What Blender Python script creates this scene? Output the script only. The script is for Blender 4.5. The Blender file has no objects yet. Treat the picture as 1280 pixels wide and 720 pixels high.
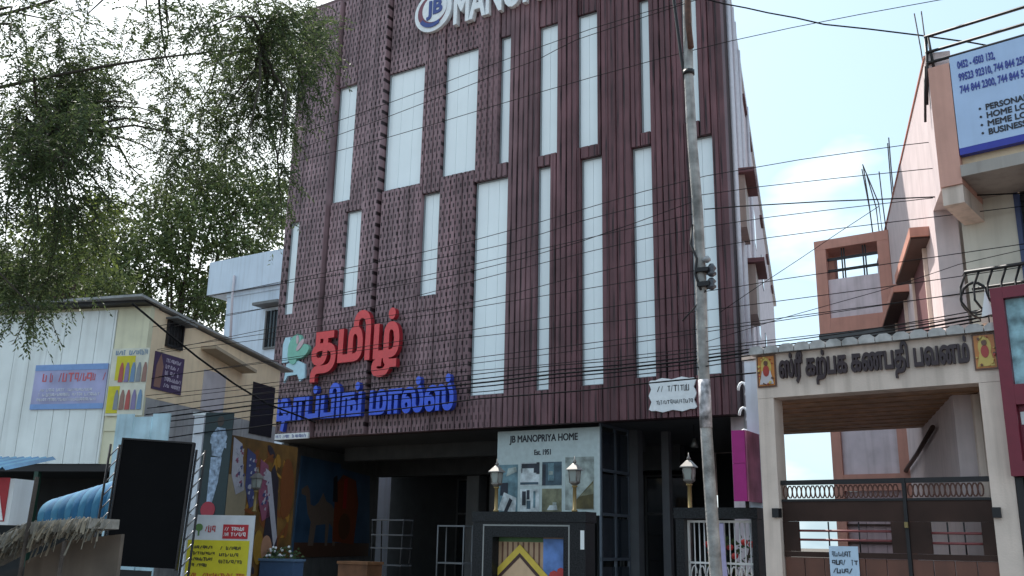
import bpy, math, random
import numpy as np
from mathutils import Matrix, Vector
from mathutils.geometry import delaunay_2d_cdt

R = math.radians
scn = bpy.context.scene
col = scn.collection

# ------------------------------------------------------------------ camera
cam = bpy.data.cameras.new('camera')
cam.sensor_width = 36.0
cam.lens = 36.0 * 1176 / 1280
cam.clip_start, cam.clip_end = 0.1, 5000
cam_o = bpy.data.objects.new('camera', cam)
col.objects.link(cam_o)
cx, cy, cz = Vector((.99981, -.00508, .01882)), Vector((-.01949, -.26032, .96532)), Vector((0, -.96551, -.26037))
cam_o.matrix_world = Matrix(((cx.x, cy.x, cz.x, 0), (cx.y, cy.y, cz.y, 0), (cx.z, cy.z, cz.z, 1.6), (0, 0, 0, 1)))
scn.camera = cam_o

# ------------------------------------------------------------------ light: hazy day, sun behind the buildings on the left
SUN_AZ, SUN_EL = -32.0, 52.0
world = bpy.data.worlds.new('World')
scn.world = world
world.use_nodes = True
wn, wl = world.node_tree.nodes, world.node_tree.links
bg = wn['Background']
sky = wn.new('ShaderNodeTexSky')
sky.sky_type = 'NISHITA'
sky.sun_disc = False
sky.sun_elevation = R(SUN_EL)
sky.sun_rotation = R(SUN_AZ)
sky.air_density, sky.dust_density, sky.ozone_density = 1.0, 3.5, 1.4
tc = wn.new('ShaderNodeTexCoord')
mp = wn.new('ShaderNodeMapping')
mp.inputs['Scale'].default_value = (1, 1, 2.4)
mp.inputs['Location'].default_value = (.42, .3, .1)
nz = wn.new('ShaderNodeTexNoise')
nz.inputs['Scale'].default_value = 1.7
nz.inputs['Detail'].default_value = 6
nz.inputs['Roughness'].default_value = .52
rp = wn.new('ShaderNodeValToRGB')
rp.color_ramp.elements[0].position = .50
rp.color_ramp.elements[1].position = .66
rp.color_ramp.elements[0].color = (.62, .62, .62, 1)
mx = wn.new('ShaderNodeMixRGB')
rc_ = wn.new('ShaderNodeValToRGB')                              # thin cyan haze to white cloud, in the sky texture's units
rc_.color_ramp.elements[0].position, rc_.color_ramp.elements[1].position = .52, .62
rc_.color_ramp.elements[0].color, rc_.color_ramp.elements[1].color = (2.6, 3.75, 4.4, 1), (6.5, 6.9, 7.0, 1)
wl.new(rc_.outputs['Color'], mx.inputs['Color2'])
def cloud_bank(direction, inner, outer):
    d = wn.new('ShaderNodeVectorMath'); d.operation = 'DOT_PRODUCT'; d.inputs[1].default_value = Vector(direction).normalized()
    nrm = wn.new('ShaderNodeVectorMath'); nrm.operation = 'NORMALIZE'
    wl.new(tc.outputs['Generated'], nrm.inputs[0]); wl.new(nrm.outputs[0], d.inputs[0])
    r_ = wn.new('ShaderNodeMapRange'); r_.interpolation_type = 'SMOOTHSTEP'
    r_.inputs[1].default_value, r_.inputs[2].default_value = math.cos(R(outer)), math.cos(R(inner))
    r_.inputs[3].default_value, r_.inputs[4].default_value = 0, .17
    wl.new(d.outputs['Value'], r_.inputs[0]); return r_.outputs[0]
def add(a, b):
    q = wn.new('ShaderNodeMath'); q.operation = 'ADD'; wl.new(a, q.inputs[0]); wl.new(b, q.inputs[1]); return q.outputs[0]
thick = add(nz.outputs['Fac'], add(cloud_bank((.345, .885, .315), 1, 7.5), cloud_bank((-.42, .82, .40), 14, 34)))
wl.new(tc.outputs['Generated'], mp.inputs['Vector'])
wl.new(mp.outputs['Vector'], nz.inputs['Vector'])
wl.new(thick, rp.inputs['Fac'])
wl.new(thick, rc_.inputs['Fac'])
wl.new(rp.outputs['Color'], mx.inputs['Fac'])
wl.new(sky.outputs['Color'], mx.inputs['Color1'])
wl.new(mx.outputs['Color'], bg.inputs['Color'])
bg.inputs['Strength'].default_value = .09
sun = bpy.data.lights.new('sun', 'SUN')
sun.energy, sun.angle, sun.color = 2.4, R(.53), (1, .95, .88)
sun_o = bpy.data.objects.new('sun', sun)
col.objects.link(sun_o)
sd = Vector((math.sin(R(SUN_AZ)) * math.cos(R(SUN_EL)), math.cos(R(SUN_AZ)) * math.cos(R(SUN_EL)), math.sin(R(SUN_EL))))
sun_o.rotation_euler = (-sd).to_track_quat('-Z', 'Y').to_euler()
sun_o.location = sd * 60
scn.view_settings.view_transform = 'Standard'
scn.view_settings.look = 'None'
scn.view_settings.exposure = 1.55
scn.view_settings.gamma = 1
scn.cycles.max_bounces = 6
scn.cycles.transparent_max_bounces = 12

# ------------------------------------------------------------------ materials
MATS = {}
def paint(name, c, rough=.6, var=.12, scale=2.5, streak=.15, bump=.0, bscale=40, metal=0.0, spec=.5, streak_scale=(7, 7, .35), coat=0, dirt=(.35, .33, .3)):
    if name in MATS: return MATS[name]
    m = bpy.data.materials.new(name); m.use_nodes = True
    n, l = m.node_tree.nodes, m.node_tree.links
    b = n['Principled BSDF']
    b.inputs['Roughness'].default_value = rough
    b.inputs['Metallic'].default_value = metal
    b.inputs['Specular IOR Level'].default_value = spec
    b.inputs['Coat Weight'].default_value = coat
    t = n.new('ShaderNodeTexCoord')
    a = n.new('ShaderNodeTexNoise'); a.inputs['Scale'].default_value = scale; a.inputs['Detail'].default_value = 5
    l.new(t.outputs['Object'], a.inputs['Vector'])
    mr = n.new('ShaderNodeMapRange'); mr.inputs[1].default_value = .3; mr.inputs[2].default_value = .7
    mr.inputs[3].default_value = 1 - var; mr.inputs[4].default_value = 1 + var
    l.new(a.outputs['Fac'], mr.inputs[0])
    mul = n.new('ShaderNodeVectorMath'); mul.operation = 'SCALE'
    mul.inputs[0].default_value = c
    l.new(mr.outputs[0], mul.inputs['Scale'])
    last = mul.outputs[0]
    if streak:
        mpn = n.new('ShaderNodeMapping'); mpn.inputs['Scale'].default_value = streak_scale
        l.new(t.outputs['Object'], mpn.inputs['Vector'])
        s = n.new('ShaderNodeTexNoise'); s.inputs['Scale'].default_value = 1; s.inputs['Detail'].default_value = 4
        l.new(mpn.outputs[0], s.inputs['Vector'])
        sr = n.new('ShaderNodeMapRange'); sr.inputs[1].default_value = .48; sr.inputs[2].default_value = .75
        sr.inputs[3].default_value = 0; sr.inputs[4].default_value = streak
        l.new(s.outputs['Fac'], sr.inputs[0])
        mm = n.new('ShaderNodeMixRGB'); mm.blend_type = 'MULTIPLY'; mm.inputs['Color2'].default_value = (*dirt, 1)
        l.new(sr.outputs[0], mm.inputs['Fac']); l.new(last, mm.inputs['Color1'])
        last = mm.outputs[0]
    l.new(last, b.inputs['Base Color'])
    if bump:
        bn = n.new('ShaderNodeTexNoise'); bn.inputs['Scale'].default_value = bscale; bn.inputs['Detail'].default_value = 3
        l.new(t.outputs['Object'], bn.inputs['Vector'])
        bp = n.new('ShaderNodeBump'); bp.inputs['Strength'].default_value = bump; bp.inputs['Distance'].default_value = .02
        l.new(bn.outputs['Fac'], bp.inputs['Height']); l.new(bp.outputs[0], b.inputs['Normal'])
    MATS[name] = m
    return m

def flat(name, c, rough=.55, metal=0.0):
    return paint(name, c, rough=rough, metal=metal, var=.07, scale=9, streak=.06)

def glass(name, c, rough=.05):
    if name in MATS: return MATS[name]
    m = bpy.data.materials.new(name); m.use_nodes = True
    b = m.node_tree.nodes['Principled BSDF']
    b.inputs['Base Color'].default_value = (*c, 1); b.inputs['Roughness'].default_value = rough
    b.inputs['Specular IOR Level'].default_value = .6
    MATS[name] = m
    return m

def cladding():
    """maroon sheet cladding: pressed slots in rows on the left bays, running out into long grooves on the right ones"""
    m = bpy.data.materials.new('maroon_cladding'); m.use_nodes = True
    n, l = m.node_tree.nodes, m.node_tree.links
    b = n['Principled BSDF']; b.inputs['Roughness'].default_value = .5; b.inputs['Specular IOR Level'].default_value = .28
    t = n.new('ShaderNodeTexCoord'); sep = n.new('ShaderNodeSeparateXYZ'); l.new(t.outputs['Object'], sep.inputs[0])
    X, Z = sep.outputs['X'], sep.outputs['Z']
    def M(op, a, bb=None, c=None, clamp=False):
        q = n.new('ShaderNodeMath'); q.operation = op; q.use_clamp = clamp
        for i, v in enumerate((a, bb, c)):
            if v is None: continue
            if isinstance(v, (int, float)): q.inputs[i].default_value = v
            else: l.new(v, q.inputs[i])
        return q.outputs[0]
    nzx = n.new('ShaderNodeTexNoise'); nzx.inputs['Scale'].default_value = .55; nzx.inputs['Detail'].default_value = 1
    l.new(t.outputs['Object'], nzx.inputs['Vector'])
    warp = M('MULTIPLY_ADD', nzx.outputs['Fac'], .9, -.45)
    zz = M('ADD', M('DIVIDE', Z, .185), warp)
    row = M('FLOOR', zz)
    st = M('MULTIPLY', M('MODULO', row, 2), .5)
    uu = M('FRACT', M('ADD', M('DIVIDE', X, .150), st))
    vv = M('FRACT', zz)
    du = M('ABSOLUTE', M('SUBTRACT', uu, .5))
    dv = M('ABSOLUTE', M('SUBTRACT', vv, .5))
    su = n.new('ShaderNodeMapRange'); su.interpolation_type = 'SMOOTHSTEP'
    for i, v in enumerate((.12, .21, 1, 0)): su.inputs[i + 1].default_value = v
    l.new(du, su.inputs[0])
    sv = n.new('ShaderNodeMapRange'); sv.interpolation_type = 'SMOOTHSTEP'
    for i, v in enumerate((.24, .40, 1, 0)): sv.inputs[i + 1].default_value = v
    l.new(dv, sv.inputs[0])
    slots = M('MULTIPLY', su.outputs[0], sv.outputs[0])
    # grooves
    gu = M('FRACT', M('DIVIDE', X, .17)); gd = M('ABSOLUTE', M('SUBTRACT', gu, .5))
    sg = n.new('ShaderNodeMapRange'); sg.interpolation_type = 'SMOOTHSTEP'
    for i, v in enumerate((.08, .24, 1, 0)): sg.inputs[i + 1].default_value = v
    l.new(gd, sg.inputs[0])
    mpn = n.new('ShaderNodeMapping'); mpn.inputs['Scale'].default_value = (9, 1, .8); l.new(t.outputs['Object'], mpn.inputs['Vector'])
    gn = n.new('ShaderNodeTexNoise'); gn.inputs['Scale'].default_value = 1; gn.inputs['Detail'].default_value = 3; l.new(mpn.outputs[0], gn.inputs['Vector'])
    gfade = n.new('ShaderNodeMapRange')
    for i, v in enumerate((.42, .62, .1, 1)): gfade.inputs[i + 1].default_value = v
    l.new(gn.outputs['Fac'], gfade.inputs[0])
    grooves = M('MULTIPLY', sg.outputs[0], gfade.outputs[0])
    side = n.new('ShaderNodeMapRange'); side.interpolation_type = 'SMOOTHSTEP'
    for i, v in enumerate((-1.6, -.1, 0, 1)): side.inputs[i + 1].default_value = v
    l.new(X, side.inputs[0])
    mk = n.new('ShaderNodeMixRGB'); l.new(side.outputs[0], mk.inputs['Fac']); l.new(slots, mk.inputs['Color1']); l.new(grooves, mk.inputs['Color2'])
    base = n.new('ShaderNodeMixRGB')      # paler, greyer sheets on the left, deeper red brown on the right
    base.inputs['Color1'].default_value = (.255, .166, .180, 1); base.inputs['Color2'].default_value = (.128, .056, .064, 1)
    side2 = n.new('ShaderNodeMapRange')
    for i, v in enumerate((-4, 2, 0, 1)): side2.inputs[i + 1].default_value = v
    l.new(X, side2.inputs[0]); l.new(side2.outputs[0], base.inputs['Fac'])
    vn = n.new('ShaderNodeTexNoise'); vn.inputs['Scale'].default_value = 1.1; vn.inputs['Detail'].default_value = 6; l.new(t.outputs['Object'], vn.inputs['Vector'])
    vr = n.new('ShaderNodeMapRange')
    for i, v in enumerate((.3, .7, .70, 1.25)): vr.inputs[i + 1].default_value = v
    l.new(vn.outputs['Fac'], vr.inputs[0])
    smp = n.new('ShaderNodeMapping'); smp.inputs['Scale'].default_value = (2.6, 1, .16); l.new(t.outputs['Object'], smp.inputs['Vector'])
    sn = n.new('ShaderNodeTexNoise'); sn.inputs['Scale'].default_value = 1; sn.inputs['Detail'].default_value = 5; l.new(smp.outputs[0], sn.inputs['Vector'])
    sr = n.new('ShaderNodeMapRange')                      # rain streaks and dust
    for i, v in enumerate((.32, .68, .72, 1.28)): sr.inputs[i + 1].default_value = v
    l.new(sn.outputs['Fac'], sr.inputs[0])
    bs = n.new('ShaderNodeVectorMath'); bs.operation = 'SCALE'; l.new(base.outputs[0], bs.inputs[0]); l.new(M('MULTIPLY', vr.outputs[0], sr.outputs[0]), bs.inputs['Scale'])
    dk = n.new('ShaderNodeMixRGB'); dk.inputs['Color2'].default_value = (.016, .008, .010, 1)
    l.new(M('MULTIPLY', mk.outputs[0], .95), dk.inputs['Fac']); l.new(bs.outputs[0], dk.inputs['Color1'])
    l.new(dk.outputs[0], b.inputs['Base Color'])
    bp = n.new('ShaderNodeBump'); bp.inputs['Strength'].default_value = .3; bp.inputs['Distance'].default_value = .015; bp.invert = True
    l.new(mk.outputs[0], bp.inputs['Height']); l.new(bp.outputs[0], b.inputs['Normal'])
    return m

def leafmat(name, c, tr=.35):
    m = bpy.data.materials.new(name); m.use_nodes = True
    n, l = m.node_tree.nodes, m.node_tree.links
    b = n['Principled BSDF']; b.inputs['Roughness'].default_value = .6; b.inputs['Specular IOR Level'].default_value = .25
    g = n.new('ShaderNodeNewGeometry')
    rmp = n.new('ShaderNodeValToRGB')
    rmp.color_ramp.elements[0].color = (c[0] * .55, c[1] * .6, c[2] * .6, 1)
    rmp.color_ramp.elements[1].color = (c[0] * 1.5, c[1] * 1.4, c[2] * 1.2, 1)
    l.new(g.outputs['Random Per Island'], rmp.inputs['Fac'])
    l.new(rmp.outputs[0], b.inputs['Base Color'])
    tl = n.new('ShaderNodeBsdfTranslucent'); l.new(rmp.outputs[0], tl.inputs['Color'])
    ms = n.new('ShaderNodeMixShader'); ms.inputs[0].default_value = tr
    l.new(b.outputs[0], ms.inputs[1]); l.new(tl.outputs[0], ms.inputs[2])
    l.new(ms.outputs[0], n['Material Output'].inputs['Surface'])
    return m

# ------------------------------------------------------------------ frames and builders
class Frame:
    """local x runs along the compass direction az, local y away from the street, z up"""
    def __init__(s, x, y, az, k=1.0, dz=0.0):
        s.m = Matrix.Translation((x, y, dz)) @ Matrix.Rotation(R(90 - az), 4, 'Z') @ Matrix.Scale(k, 4)
WORLD = Frame(0, 0, 90)

class MB:
    def __init__(s): s.v = []; s.f = []; s.sm = []
    def add(s, v, f, smooth=False):
        b = len(s.v); s.v += [tuple(p) for p in v]
        for q in f: s.f.append(tuple(b + i for i in q)); s.sm.append(smooth)
        return s
    def box(s, x0, x1, y0, y1, z0, z1):
        v = [(x0, y0, z0), (x1, y0, z0), (x1, y1, z0), (x0, y1, z0), (x0, y0, z1), (x1, y0, z1), (x1, y1, z1), (x0, y1, z1)]
        return s.add(v, [(0, 3, 2, 1), (4, 5, 6, 7), (0, 1, 5, 4), (1, 2, 6, 5), (2, 3, 7, 6), (3, 0, 4, 7)])
    def prism(s, poly, y0, y1):
        """polygon in x,z pushed from y0 to y1"""
        n = len(poly)
        a = sum(poly[i][0] * poly[(i + 1) % n][1] - poly[(i + 1) % n][0] * poly[i][1] for i in range(n))
        if a < 0: poly = poly[::-1]
        v = [(x, y0, z) for x, z in poly] + [(x, y1, z) for x, z in poly]
        f = [tuple(range(n)), tuple(range(2 * n - 1, n - 1, -1))]
        f += [(i, i + n, (i + 1) % n + n, (i + 1) % n) for i in range(n)]
        return s.add(v, f)
    def hprism(s, poly, z0, z1):
        n = len(poly)
        a = sum(poly[i][0] * poly[(i + 1) % n][1] - poly[(i + 1) % n][0] * poly[i][1] for i in range(n))
        if a < 0: poly = poly[::-1]
        v = [(x, y, z0) for x, y in poly] + [(x, y, z1) for x, y in poly]
        f = [tuple(range(n - 1, -1, -1)), tuple(range(n, 2 * n))]
        f += [(i, (i + 1) % n, (i + 1) % n + n, i + n) for i in range(n)]
        return s.add(v, f)
    def tube(s, pts, r, n=6, closed=False):
        P = [Vector(p) for p in pts]; rr = r if isinstance(r, (list, tuple)) else [r] * len(P)
        v = []; f = []; m = len(P)
        for i, p in enumerate(P):
            d = (P[(i + 1) % m] - P[i - 1]) if closed else (P[min(i + 1, m - 1)] - P[max(i - 1, 0)])
            d.normalize()
            a = d.cross(Vector((0, 0, 1)))
            if a.length < .05: a = d.cross(Vector((0, 1, 0)))
            a.normalize(); c = a.cross(d)
            for k in range(n):
                t = 2 * math.pi * k / n
                v.append(p + (a * math.cos(t) + c * math.sin(t)) * rr[i])
        for i in range(m if closed else m - 1):
            for k in range(n):
                j = (i + 1) % m
                f.append((i * n + k, i * n + (k + 1) % n, j * n + (k + 1) % n, j * n + k))
        s.add(v, f, True)
        if not closed:
            b = len(s.v) - len(v)
            s.f.append(tuple(b + k for k in range(n))[::-1]); s.sm.append(False)
            s.f.append(tuple(b + (m - 1) * n + k for k in range(n))); s.sm.append(False)
        return s
    def lathe(s, prof, x, y, n=12, smooth=True):
        v = []; f = []
        for r, z in prof:
            for k in range(n):
                t = 2 * math.pi * (k + .5) / n
                v.append((x + r * math.cos(t), y + r * math.sin(t), z))
        for i in range(len(prof) - 1):
            for k in range(n):
                f.append((i * n + k, i * n + (k + 1) % n, (i + 1) * n + (k + 1) % n, (i + 1) * n + k))
        f.append(tuple(range(n))[::-1]); f.append(tuple((len(prof) - 1) * n + k for k in range(n)))
        return s.add(v, f, smooth)
    def ball(s, x, y, z, rx, ry, rz, n=10, m=6):
        v = []; f = []
        for i in range(m + 1):
            a = math.pi * i / m
            for k in range(n):
                t = 2 * math.pi * k / n
                v.append((x + rx * math.sin(a) * math.cos(t), y + ry * math.sin(a) * math.sin(t), z - rz * math.cos(a)))
        for i in range(m):
            for k in range(n): f.append((i * n + k, i * n + (k + 1) % n, (i + 1) * n + (k + 1) % n, (i + 1) * n + k))
        return s.add(v, f, True)
    def mesh(s, name, mat, off=(0, 0, 0)):
        me = bpy.data.meshes.new(name)
        me.from_pydata([(p[0] - off[0], p[1] - off[1], p[2] - off[2]) for p in s.v] if any(off) else s.v, [], s.f)
        me.polygons.foreach_set('use_smooth', s.sm)
        if mat: me.materials.append(mat)
        return me

def tag(o, label=None, cat=None, group=None, kind=None):
    for k, v in (('label', label), ('category', cat), ('group', group), ('kind', kind)):
        if v: o[k] = v
    return o

def thing(name, label, cat, fr, at=(0, 0, 0), group=None):
    o = bpy.data.objects.new(name, None); col.objects.link(o)
    o.matrix_world = fr.m @ Matrix.Translation(at)
    o.empty_display_size = .2
    OFF[o.name] = Vector(at)
    return tag(o, label, cat, group)
OFF = {}
def part(parent, name, mb, mat, label=None, kind=None):
    """a piece of a thing; its vertices are given in the thing's frame, its origin sits on the frame so that texture follows the frame"""
    me = mb if isinstance(mb, bpy.types.Mesh) else mb.mesh(name, mat)
    o = bpy.data.objects.new(name, me); col.objects.link(o)
    o.parent = parent
    if parent.type == 'EMPTY' and parent.name in OFF: o.location = -OFF[parent.name]
    return tag(o, label, None, None, kind)
def single(name, mb, mat, fr, label, cat, group=None, at=(0, 0, 0)):
    me = mb.mesh(name, mat, at)
    o = bpy.data.objects.new(name, me); col.objects.link(o)
    o.matrix_world = fr.m @ Matrix.Translation(at)
    return tag(o, label, cat, group)
def structure(name, mb, mat, fr=WORLD):
    o = bpy.data.objects.new(name, mb.mesh(name, mat)); col.objects.link(o)
    o.matrix_world = fr.m
    return tag(o, kind='structure')

# lettering: outlines of Blender's own built-in font, filled by winding number, pushed into solid letters
def outlines(s):
    c = bpy.data.curves.new('t', 'FONT'); c.body = s; c.resolution_u = 3
    o = bpy.data.objects.new('t', c); col.objects.link(o)
    c2 = o.to_curve(bpy.context.evaluated_depsgraph_get()); out = []
    for sp in c2.splines:
        bp = sp.bezier_points; n = len(bp); poly = []
        for i in range(n):
            a, b = bp[i], bp[(i + 1) % n]
            straight = (a.handle_right - a.co).cross(b.co - a.co).length < 1e-5 and (b.handle_left - b.co).cross(b.co - a.co).length < 1e-5
            for k in range(1 if straight else 4):
                t = k / 4; u = 1 - t
                p = a.co * u**3 + a.handle_right * 3 * u * u * t + b.handle_left * 3 * u * t * t + b.co * t**3
                if not poly or (p.x - poly[-1][0])**2 + (p.y - poly[-1][1])**2 > 1e-7: poly.append((p.x, p.y))
        if len(poly) > 2: out.append(poly)
    o.to_curve_clear(); bpy.data.objects.remove(o); bpy.data.curves.remove(c)
    return out
def swell(poly, e, sgn):
    n = len(poly); out = []
    for i in range(n):
        x0, y0 = poly[i - 1]; x1, y1 = poly[i]; x2, y2 = poly[(i + 1) % n]
        ax, ay, bx, by = x1 - x0, y1 - y0, x2 - x1, y2 - y1
        la, lb = math.hypot(ax, ay) or 1, math.hypot(bx, by) or 1
        nx, ny = ay / la + by / lb, -ax / la - bx / lb
        q = math.hypot(nx, ny) or 1
        k = min(1.6, 2 / q) if q > .3 else 1
        out.append((x1 + sgn * e * k * nx / q, y1 + sgn * e * k * ny / q))
    return out
def glyphs(s, bold=0.0):
    """list of letters, each (points, faces) in font units"""
    ps = outlines(s)
    ar = lambda p: sum(p[i][0] * p[(i + 1) % len(p)][1] - p[(i + 1) % len(p)][0] * p[i][1] for i in range(len(p)))
    big = max(ps, key=lambda p: abs(ar(p))); sgn = 1 if ar(big) > 0 else -1
    if bold: ps = [swell(p, bold, sgn) for p in ps]
    ps.sort(key=lambda p: min(q[0] for q in p))
    groups = []
    for p in ps:
        a, b = min(q[0] for q in p), max(q[0] for q in p)
        if groups and a < groups[-1][1] - .25 * min(b - a, groups[-1][1] - groups[-1][2]): groups[-1][0].append(p); groups[-1][1] = max(groups[-1][1], b)
        else: groups.append([[p], b, a])
    res = []
    for G in groups:
        polys = G[0]; vs = []; es = []
        for p in polys:
            b = len(vs); n = len(p); vs += [Vector(q) for q in p]; es += [(b + i, b + (i + 1) % n) for i in range(n)]
        V, _, F, *_ = delaunay_2d_cdt(vs, es, [], 0, 1e-5)
        def wind(x, y):
            w = 0
            for p in polys:
                n = len(p)
                for i in range(n):
                    x0, y0 = p[i]; x1, y1 = p[(i + 1) % n]
                    c = (x1 - x0) * (y - y0) - (x - x0) * (y1 - y0)
                    if y0 <= y < y1 and c > 0: w += 1
                    elif y1 <= y < y0 and c < 0: w -= 1
            return w
        K = [f for f in F if wind(sum(V[i].x for i in f) / len(f), sum(V[i].y for i in f) / len(f)) != 0]
        res.append(([(v.x, v.y) for v in V], K))
    return res
def letters(s, x0, x1, z0, z1, yf, yb, bold=0.0):
    """one MB per letter, fitted into the box x0..x1, z0..z1, front face at yf, back at yb"""
    G = glyphs(s, bold)
    P = [G_[0][i] for G_ in G for f in G_[1] for i in f]
    ax, bx = min(p[0] for p in P), max(p[0] for p in P); az, bz = min(p[1] for p in P), max(p[1] for p in P)
    out = []
    for V, F in G:
        if not F: continue
        use = sorted({i for f in F for i in f}); ix = {i: k for k, i in enumerate(use)}; n = len(use)
        T = [(x0 + (V[i][0] - ax) / (bx - ax) * (x1 - x0), z0 + (V[i][1] - az) / (bz - az) * (z1 - z0)) for i in use]
        mb = MB(); v = [(x, yf, z) for x, z in T] + [(x, yb, z) for x, z in T]
        ff = []; edges = {}
        for f in F:
            g = [ix[i] for i in f]
            a = sum(T[g[i]][0] * T[g[(i + 1) % len(g)]][1] - T[g[(i + 1) % len(g)]][0] * T[g[i]][1] for i in range(len(g)))
            if a < 0: g = g[::-1]
            ff.append(tuple(g))
            for i in range(len(g)): edges[(g[i], g[(i + 1) % len(g)])] = 1
        for (a, b) in list(edges):
            if (b, a) not in edges: ff.append((a, a + n, b + n, b))
        mb.add(v, ff); out.append(mb)
    return out
def joined(mbs):
    o = MB()
    for m in mbs: o.add(m.v, m.f)
    return o
def scribble(rng, x0, x1, z0, z1, y, rows, d=.004, fill=.8, dens=1.0):
    """rows of small unreadable strokes"""
    mb = MB(); h = (z1 - z0) / rows
    for r in range(rows):
        zc = z1 - (r + .5) * h; x = x0 + rng.random() * .04 * (x1 - x0); xe = x0 + (x1 - x0) * (1 if rows == 1 else rng.uniform(.7, 1))
        while x < xe:
            w = h * rng.uniform(.18, .5); hh = h * fill * rng.uniform(.35, .5)
            if rng.random() < .88 * dens:
                k = rng.random(); q = w * .26
                if k < .35:      # open bowl
                    mb.box(x, x + q, y, y + d, zc - hh, zc + hh); mb.box(x + q, x + w, y, y + d, zc - hh, zc - hh + q); mb.box(x + w - q, x + w, y, y + d, zc - hh + q, zc + hh * rng.uniform(.1, 1))
                elif k < .6:     # closed loop and tail
                    mb.box(x, x + q, y, y + d, zc - hh * .5, zc + hh); mb.box(x + q, x + w, y, y + d, zc + hh - q, zc + hh); mb.box(x + w - q, x + w, y, y + d, zc - hh, zc + hh - q); mb.box(x + q, x + w - q, y, y + d, zc - hh * .5, zc - hh * .5 + q)
                elif k < .8:
                    mb.box(x, x + w, y, y + d, zc + hh - q, zc + hh); mb.box(x + w * .4, x + w * .4 + q, y, y + d, zc - hh, zc + hh - q)
                else:
                    mb.prism([(x, zc - hh), (x + q, zc - hh), (x + w, zc + hh), (x + w - q, zc + hh)], y, y + d)
            x += w + h * rng.uniform(.05, .16)
    return mb

# ------------------------------------------------------------------ shared materials
rng = random.Random(7)
CLAD = cladding()
DARKJ = paint('dark_backing', (.035, .02, .023), rough=.8)
PANE = paint('pale_glass_panel', (.82, .89, .92), rough=.2, var=.035, scale=.8, streak=.03, spec=.6, streak_scale=(5, 5, .25))
LAV = paint('lavender_plaster', (.61, .51, .54), rough=.75, var=.13, streak=.38, bump=.15)
CREAM = paint('cream_plaster', (.80, .62, .43), rough=.8, var=.08, streak=.2, bump=.15)
BEIGE = paint('beige_plaster', (.67, .54, .465), rough=.75, var=.14, scale=1.6, streak=.5, bump=.15)
PEACH = paint('peach_paint', (.62, .33, .26), rough=.7, var=.08, streak=.2, bump=.1)
TERRA = paint('terracotta_paint', (.50, .235, .18), rough=.7, var=.1, streak=.25, bump=.1)
WHITE = paint('white_paint', (.74, .76, .78), rough=.5, var=.06, streak=.22)
BLUEW = paint('pale_blue_wall', (.60, .69, .80), rough=.7, var=.06, scale=1, streak=.25)
SHEET = paint('pale_metal_sheet', (.79, .82, .81), rough=.45, var=.08, scale=1.4, streak=.3, streak_scale=(5, 5, .3))
GRANITE = paint('black_granite', (.014, .015, .018), rough=.3, var=1.0, scale=45, streak=.05, spec=.22)
IRON = flat('dark_iron', (.02, .018, .02), .5, .3)
BROWNM = paint('dark_brown_steel', (.042, .021, .016), rough=.5, var=.3, streak=.2, spec=.2)
WOOD = paint('brown_boards', (.36, .20, .11), rough=.55, var=.3, scale=6, streak=.4, streak_scale=(1.2, 14, 14), bump=.2)
GREY = paint('grey_plaster', (.16, .165, .17), rough=.8, var=.15, streak=.3, bump=.2)
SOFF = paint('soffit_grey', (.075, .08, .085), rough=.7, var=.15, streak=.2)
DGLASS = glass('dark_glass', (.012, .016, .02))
DWALL = paint('gloom_wall', (.028, .03, .033), rough=.8, var=.2)  # gloom of the deep interiors put into the wall colour
COLW = paint('dimmed_white_paint', (.20, .205, .215), rough=.6, var=.08, streak=.2)  # white greyed in the colour for the dim ground floor
GOLD = flat('brass', (.26, .19, .08), .5, .5)
LAMPG = glass('lantern_glass', (.26, .29, .28), .2)
TIN = flat('lantern_tin', (.20, .19, .18), .4, .6)
BARK = paint('bark', (.07, .05, .04), rough=.9, var=.35, scale=8, streak=.4, bump=.6)
CONC = paint('weathered_concrete', (.31, .30, .29), rough=.9, var=.45, scale=5, streak=.55, bump=.7, bscale=26, streak_scale=(9, 9, .8))
RED = flat('red_letter', (.66, .055, .06), .35)
REDE = flat('red_letter_edge', (.34, .02, .03), .4)
BLUE = flat('blue_letter', (.05, .12, .74), .3)
INK = flat('black_ink', (.02, .02, .03), .6)
NAVY = flat('navy_ink', (.04, .06, .30), .6)
MAROON = flat('maroon_paint', (.17, .012, .03), .45)
YELL = flat('yellow_print', (.60, .52, .02), .6)
MAG = flat('magenta_print', (.33, .012, .19), .5)

# ------------------------------------------------------------------ the setting
structure('ground', MB().box(-900, 900, -700, 1800, -.6, -.15), paint('earth', (.09, .075, .06), rough=.95, var=.3, scale=.4, bump=.3))
FM = Frame(.07, 24.27, 122)       # the mall's front plane
FN = Frame(3.2, 14.65, 122)       # the compound wall along the street
FG = Frame(3.49, 13.04, 126)      # gatehouse front
FL = Frame(-6.83, 18.8, 104)      # shop with the sheet front, left
FGS = Frame(-7.46, 18.95, 17.4)   # its side wall
FW = Frame(-10.77, 40.6, 122)
FMU = Frame(-7.3, 28.8, 17.4)     # left wall of the mall's forecourt
FR = Frame(5.2, 11.91, 130)       # finance office front, right
FRS = Frame(5.62, 11.56, 17.4)    # its side wall
FT = Frame(6.86, 19.34, 126, .855, .232)      # house behind the gate, scaled down about the camera point
FS = Frame(5.16, 21.09, 17.4)     # mall's right side wall
FP = Frame(2.88, 13.7, 118)       # pole line
structure('road', MB().box(-60, 60, -14.5, -2.2, -.15, -.004), paint('asphalt', (.05, .05, .052), rough=.9, var=.25, scale=3, bump=.4), FN)
structure('kerb', MB().box(-60, 60, -2.2, -2.0, -.15, .12), CONC, FN)
structure('pavement', MB().box(-60, 60, -2.0, .0, -.15, .10), paint('paving', (.13, .125, .115), rough=.9, var=.2, scale=2, bump=.4), FN)
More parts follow.
